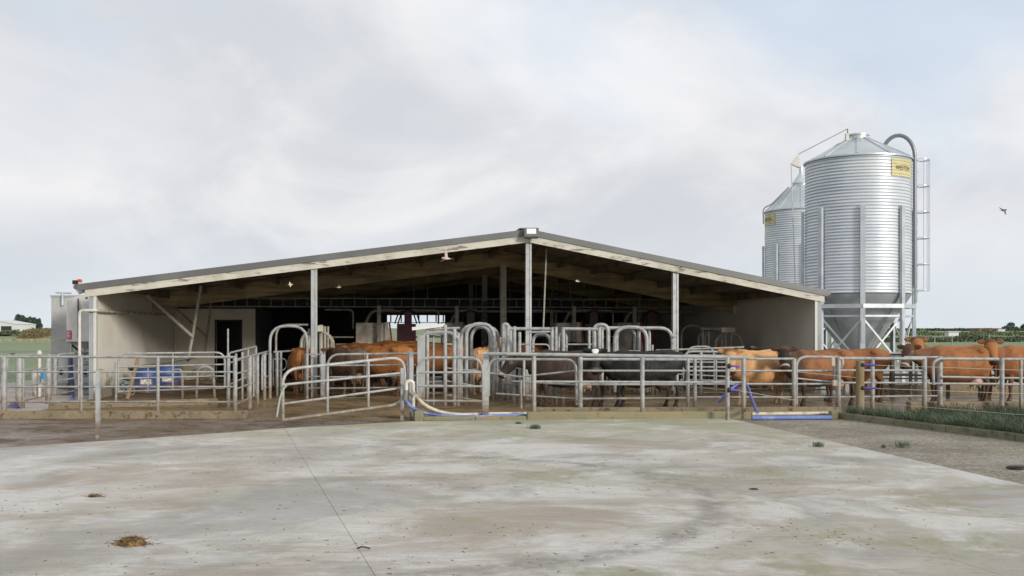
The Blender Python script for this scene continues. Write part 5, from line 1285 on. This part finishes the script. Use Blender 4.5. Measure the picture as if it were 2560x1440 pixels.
    rm = o.modifiers.new('r', 'REMESH'); rm.mode = 'VOXEL'; rm.voxel_size = vox
    sm = o.modifiers.new('s', 'SMOOTH'); sm.factor = .5; sm.iterations = 3
    dg = bpy.context.evaluated_depsgraph_get(); nm = bpy.data.meshes.new_from_object(o.evaluated_get(dg)); bpy.data.objects.remove(o); bpy.data.meshes.remove(me)
    from mathutils import noise as nz
    def gs(d2, s2): return math.exp(-d2 / s2)
    cos_ = [v.co.copy() for v in nm.vertices]; nors = [v.normal.copy() for v in nm.vertices]; flat = []
    for p, nrm_ in zip(cos_, nors):            # flank hollow, ribs, shoulder groove, loose skin
        sgn_ = 1 if p.y > 0 else -1; dy = 0.0
        if abs(p.y) > .08 and .45 < p.z < 1.25 and -.8 < p.x < .75:
            dy -= .045 * gs((p.x + .27)**2 + (p.z - 1.04)**2 * 1.4, .014)
            dy -= .022 * gs((p.x + .62)**2 * .8 + (p.z - 1.05)**2, .010)
            dy -= .020 * gs((p.x - .36)**2 * 3 + (p.z - .95)**2 * .4, .02)
            rib = max(0, 1 - abs(p.x - .08) / .26) * max(0, 1 - abs(p.z - .86) / .26)
            dy += .005 * rib * math.sin((p.x + p.z * .25) * 62)
            dy -= .018 * gs((p.x + .30)**2 + (p.z - .62)**2, .010)
        n_ = nz.noise(p * 6.0) * .007 + nz.noise(p * 14.0) * .003
        flat += list(p + Vector((0, sgn_ * dy, 0)) + nrm_ * n_)
    nm.vertices.foreach_set('co', flat); nm.update()
    def sst(x, a, b):
        t = max(0, min(1, (x - a) / (b - a))); return t * t * (3 - 2 * t)
    A = {k: [] for k in ('muzzle', 'pale', 'extremity', 'udder', 'face', 'heart', 'forehand', 'belly', 'crown')}
    for v in nm.vertices:
        p = v.co; q = (p - poll) / HS; t = q.dot(h); u_ = q.dot(up); w_ = q.dot(sd)
        hd = 1.0 if (t > -.05 and abs(w_) < .15 and -.2 < u_ < .17 and (t > .05 or q.length < .16)) else 0.0
        A['muzzle'].append(hd * sst(t, .405, .435)); A['pale'].append(hd * max(sst(t, .365, .385) * (1 - sst(t, .405, .43)), .25 * (1 - sst(math.sqrt((t - .115)**2 + (u_ - .03)**2), .030, .045)) * sst(abs(w_), .06, .085)))
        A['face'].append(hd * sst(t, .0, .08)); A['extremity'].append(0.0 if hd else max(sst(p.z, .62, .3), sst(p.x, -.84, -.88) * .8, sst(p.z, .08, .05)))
        A['crown'].append(hd * (1 - sst(t, .015, .06)) * sst(u_, .02, .06))
        A['udder'].append((1 - sst(((p.x - ud.x)**2 / .05 + p.y**2 / .034 + (p.z - ud.z + .03)**2 / .028), .75, 1.15)) if udder and p.z < .60 else 0.0)
        hx, hy_ = w_ / .058, (t - .045) * -1 / .058 + .15
        A['heart'].append(1.0 if hd and u_ > .03 and ((hx*hx + hy_*hy_ - 1)**3 - hx*hx * hy_**3) < 0 and abs(hx) < 1.3 else 0.0)
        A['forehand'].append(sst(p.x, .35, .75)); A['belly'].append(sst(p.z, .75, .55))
    for k, vals in A.items():
        at_ = nm.attributes.new(k, 'FLOAT', 'POINT'); at_.data.foreach_set('value', vals)
    # eyes and nostrils as extra faces of the same body
    bm = bmesh.new(); bm.from_mesh(nm)
    n0 = len(bm.faces)
    def add(vf, mi):
        vs_ = [bm.verts.new(p) for p in vf[0]]
        for f in vf[1]:
            try: fc = bm.faces.new([vs_[i] for i in f]); fc.material_index = mi; fc.smooth = True
            except ValueError: pass
    for s_ in (-1, 1):
        add(ball(poll + (h * .118 + sd * s_ * .1065 + up * .036) * HS, .019, .019, .019), 1)
        add(ball(poll + (h * .458 + sd * s_ * .030 + up * .012) * HS, .016, .016, .016), 1)
    for f in bm.faces: f.smooth = True
    bm.to_mesh(nm); bm.free(); return nm
m_eye = M('cow_eye', '#0e0b0a', .12)
def cow_mat(name, base, dark, face, leg, shade, ud='#c9a18c', white=False, ring='#bfae98', crown='#5a3a22'):
    m = bpy.data.materials.new(name); m.use_nodes = True; m.node_tree.nodes.clear(); g = G(m.node_tree); p = g.obj()
    c = g.mix(g.step(g.noise(p, 2.6, 5, .6), .38, .66), hexc(base), hexc(shade))
    c = g.mix(g.math('MULTIPLY', g.step(g.math('ADD', g.attr('forehand'), g.math('MULTIPLY', g.noise(p, 4, 5, .6), .6)), .45, 1.15), .85), c, hexc(dark))
    c = g.mix(g.math('MULTIPLY', g.step(g.noise(p, 1.8, 6, .65), .46, .62), .45), c, hexc(dark))
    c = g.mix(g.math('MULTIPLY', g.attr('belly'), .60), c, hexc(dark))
    c = g.mix(g.math('MULTIPLY', g.attr('face'), .85), c, hexc(face))
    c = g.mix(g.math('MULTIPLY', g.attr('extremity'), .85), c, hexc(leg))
    c = g.mix(g.attr('udder'), c, hexc(ud))
    c = g.mix(g.math('MULTIPLY', g.attr('pale'), .85), c, hexc(ring))
    c = g.mix(g.math('MULTIPLY', g.attr('muzzle'), .95), c, hexc('#2b2623'))
    c = g.mix(g.math('MULTIPLY', g.attr('crown'), .8), c, hexc(crown))
    if white: c = g.mix(g.attr('heart'), c, hexc('#d9d7d0'))
    z = g.sep(p)[2]
    dirt = g.math('MULTIPLY', g.step(z, 1.05, .25), g.step(g.noise(p, 8, 6, .75), .46, .60))
    c = g.mix(g.math('MULTIPLY', dirt, .65), c, hexc('#5b4b38'))
    hair = g.noise(g.scale(p, 30, 90, 25), 1.0, 4, .7)
    c = g.mix(g.math('MULTIPLY', g.step(hair, .4, .7), .18), c, hexc(dark))
    b = g.N('ShaderNodeBsdfPrincipled', {'Base Color': c, 'Roughness': .62, 'Specular IOR Level': .3})
    nt_ = m.node_tree
    nt_.links.new(g.bump(g.math('ADD', hair, g.math('MULTIPLY', g.noise(p, 5, 4, .6), 2.0)), .35, .012), b.inputs['Normal'])
    g.N('ShaderNodeOutputMaterial', {'Surface': b.outputs[0]}); return m
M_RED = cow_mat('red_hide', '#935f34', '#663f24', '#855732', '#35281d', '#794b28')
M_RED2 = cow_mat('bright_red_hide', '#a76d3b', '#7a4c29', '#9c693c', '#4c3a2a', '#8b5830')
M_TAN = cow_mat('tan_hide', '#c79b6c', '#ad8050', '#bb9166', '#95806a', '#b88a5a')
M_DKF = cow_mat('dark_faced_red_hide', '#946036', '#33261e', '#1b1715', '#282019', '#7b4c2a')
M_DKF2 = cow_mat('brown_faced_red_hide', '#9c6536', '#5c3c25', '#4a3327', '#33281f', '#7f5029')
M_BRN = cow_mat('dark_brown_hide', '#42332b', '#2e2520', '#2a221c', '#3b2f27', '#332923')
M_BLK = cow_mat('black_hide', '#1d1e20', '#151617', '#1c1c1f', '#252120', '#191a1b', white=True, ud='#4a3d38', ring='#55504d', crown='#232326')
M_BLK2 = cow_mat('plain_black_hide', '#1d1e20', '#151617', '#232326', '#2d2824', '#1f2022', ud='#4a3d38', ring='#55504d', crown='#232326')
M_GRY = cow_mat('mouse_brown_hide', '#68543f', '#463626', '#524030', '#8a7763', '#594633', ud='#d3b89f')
def cow(mesh, mat, px, py, heading, label, scale=1.0, group=None, z=.02, yd=None):
    """px, py: picture point of the ground under the body's middle"""
    p = gp(px, py, z) if yd is None else Vector((at(px, 0, yd).x, yd, z))
    me = mesh.copy() if mesh.users > 0 else mesh
    o = bpy.data.objects.new('cow', me); COL.objects.link(o); me.name = 'cow'
    me.materials.clear(); me.materials.append(mat); me.materials.append(m_eye)
    o.location = p; o.rotation_euler = (0, 0, R(heading)); o.scale = (scale,) * 3
    tag(o, label, 'cow', group); return o
g1 = 'cows waiting in the lane by the front fence'; g2 = 'cows crowded under the barn roof'
# lane, left to right: heading 180 = facing picture-left
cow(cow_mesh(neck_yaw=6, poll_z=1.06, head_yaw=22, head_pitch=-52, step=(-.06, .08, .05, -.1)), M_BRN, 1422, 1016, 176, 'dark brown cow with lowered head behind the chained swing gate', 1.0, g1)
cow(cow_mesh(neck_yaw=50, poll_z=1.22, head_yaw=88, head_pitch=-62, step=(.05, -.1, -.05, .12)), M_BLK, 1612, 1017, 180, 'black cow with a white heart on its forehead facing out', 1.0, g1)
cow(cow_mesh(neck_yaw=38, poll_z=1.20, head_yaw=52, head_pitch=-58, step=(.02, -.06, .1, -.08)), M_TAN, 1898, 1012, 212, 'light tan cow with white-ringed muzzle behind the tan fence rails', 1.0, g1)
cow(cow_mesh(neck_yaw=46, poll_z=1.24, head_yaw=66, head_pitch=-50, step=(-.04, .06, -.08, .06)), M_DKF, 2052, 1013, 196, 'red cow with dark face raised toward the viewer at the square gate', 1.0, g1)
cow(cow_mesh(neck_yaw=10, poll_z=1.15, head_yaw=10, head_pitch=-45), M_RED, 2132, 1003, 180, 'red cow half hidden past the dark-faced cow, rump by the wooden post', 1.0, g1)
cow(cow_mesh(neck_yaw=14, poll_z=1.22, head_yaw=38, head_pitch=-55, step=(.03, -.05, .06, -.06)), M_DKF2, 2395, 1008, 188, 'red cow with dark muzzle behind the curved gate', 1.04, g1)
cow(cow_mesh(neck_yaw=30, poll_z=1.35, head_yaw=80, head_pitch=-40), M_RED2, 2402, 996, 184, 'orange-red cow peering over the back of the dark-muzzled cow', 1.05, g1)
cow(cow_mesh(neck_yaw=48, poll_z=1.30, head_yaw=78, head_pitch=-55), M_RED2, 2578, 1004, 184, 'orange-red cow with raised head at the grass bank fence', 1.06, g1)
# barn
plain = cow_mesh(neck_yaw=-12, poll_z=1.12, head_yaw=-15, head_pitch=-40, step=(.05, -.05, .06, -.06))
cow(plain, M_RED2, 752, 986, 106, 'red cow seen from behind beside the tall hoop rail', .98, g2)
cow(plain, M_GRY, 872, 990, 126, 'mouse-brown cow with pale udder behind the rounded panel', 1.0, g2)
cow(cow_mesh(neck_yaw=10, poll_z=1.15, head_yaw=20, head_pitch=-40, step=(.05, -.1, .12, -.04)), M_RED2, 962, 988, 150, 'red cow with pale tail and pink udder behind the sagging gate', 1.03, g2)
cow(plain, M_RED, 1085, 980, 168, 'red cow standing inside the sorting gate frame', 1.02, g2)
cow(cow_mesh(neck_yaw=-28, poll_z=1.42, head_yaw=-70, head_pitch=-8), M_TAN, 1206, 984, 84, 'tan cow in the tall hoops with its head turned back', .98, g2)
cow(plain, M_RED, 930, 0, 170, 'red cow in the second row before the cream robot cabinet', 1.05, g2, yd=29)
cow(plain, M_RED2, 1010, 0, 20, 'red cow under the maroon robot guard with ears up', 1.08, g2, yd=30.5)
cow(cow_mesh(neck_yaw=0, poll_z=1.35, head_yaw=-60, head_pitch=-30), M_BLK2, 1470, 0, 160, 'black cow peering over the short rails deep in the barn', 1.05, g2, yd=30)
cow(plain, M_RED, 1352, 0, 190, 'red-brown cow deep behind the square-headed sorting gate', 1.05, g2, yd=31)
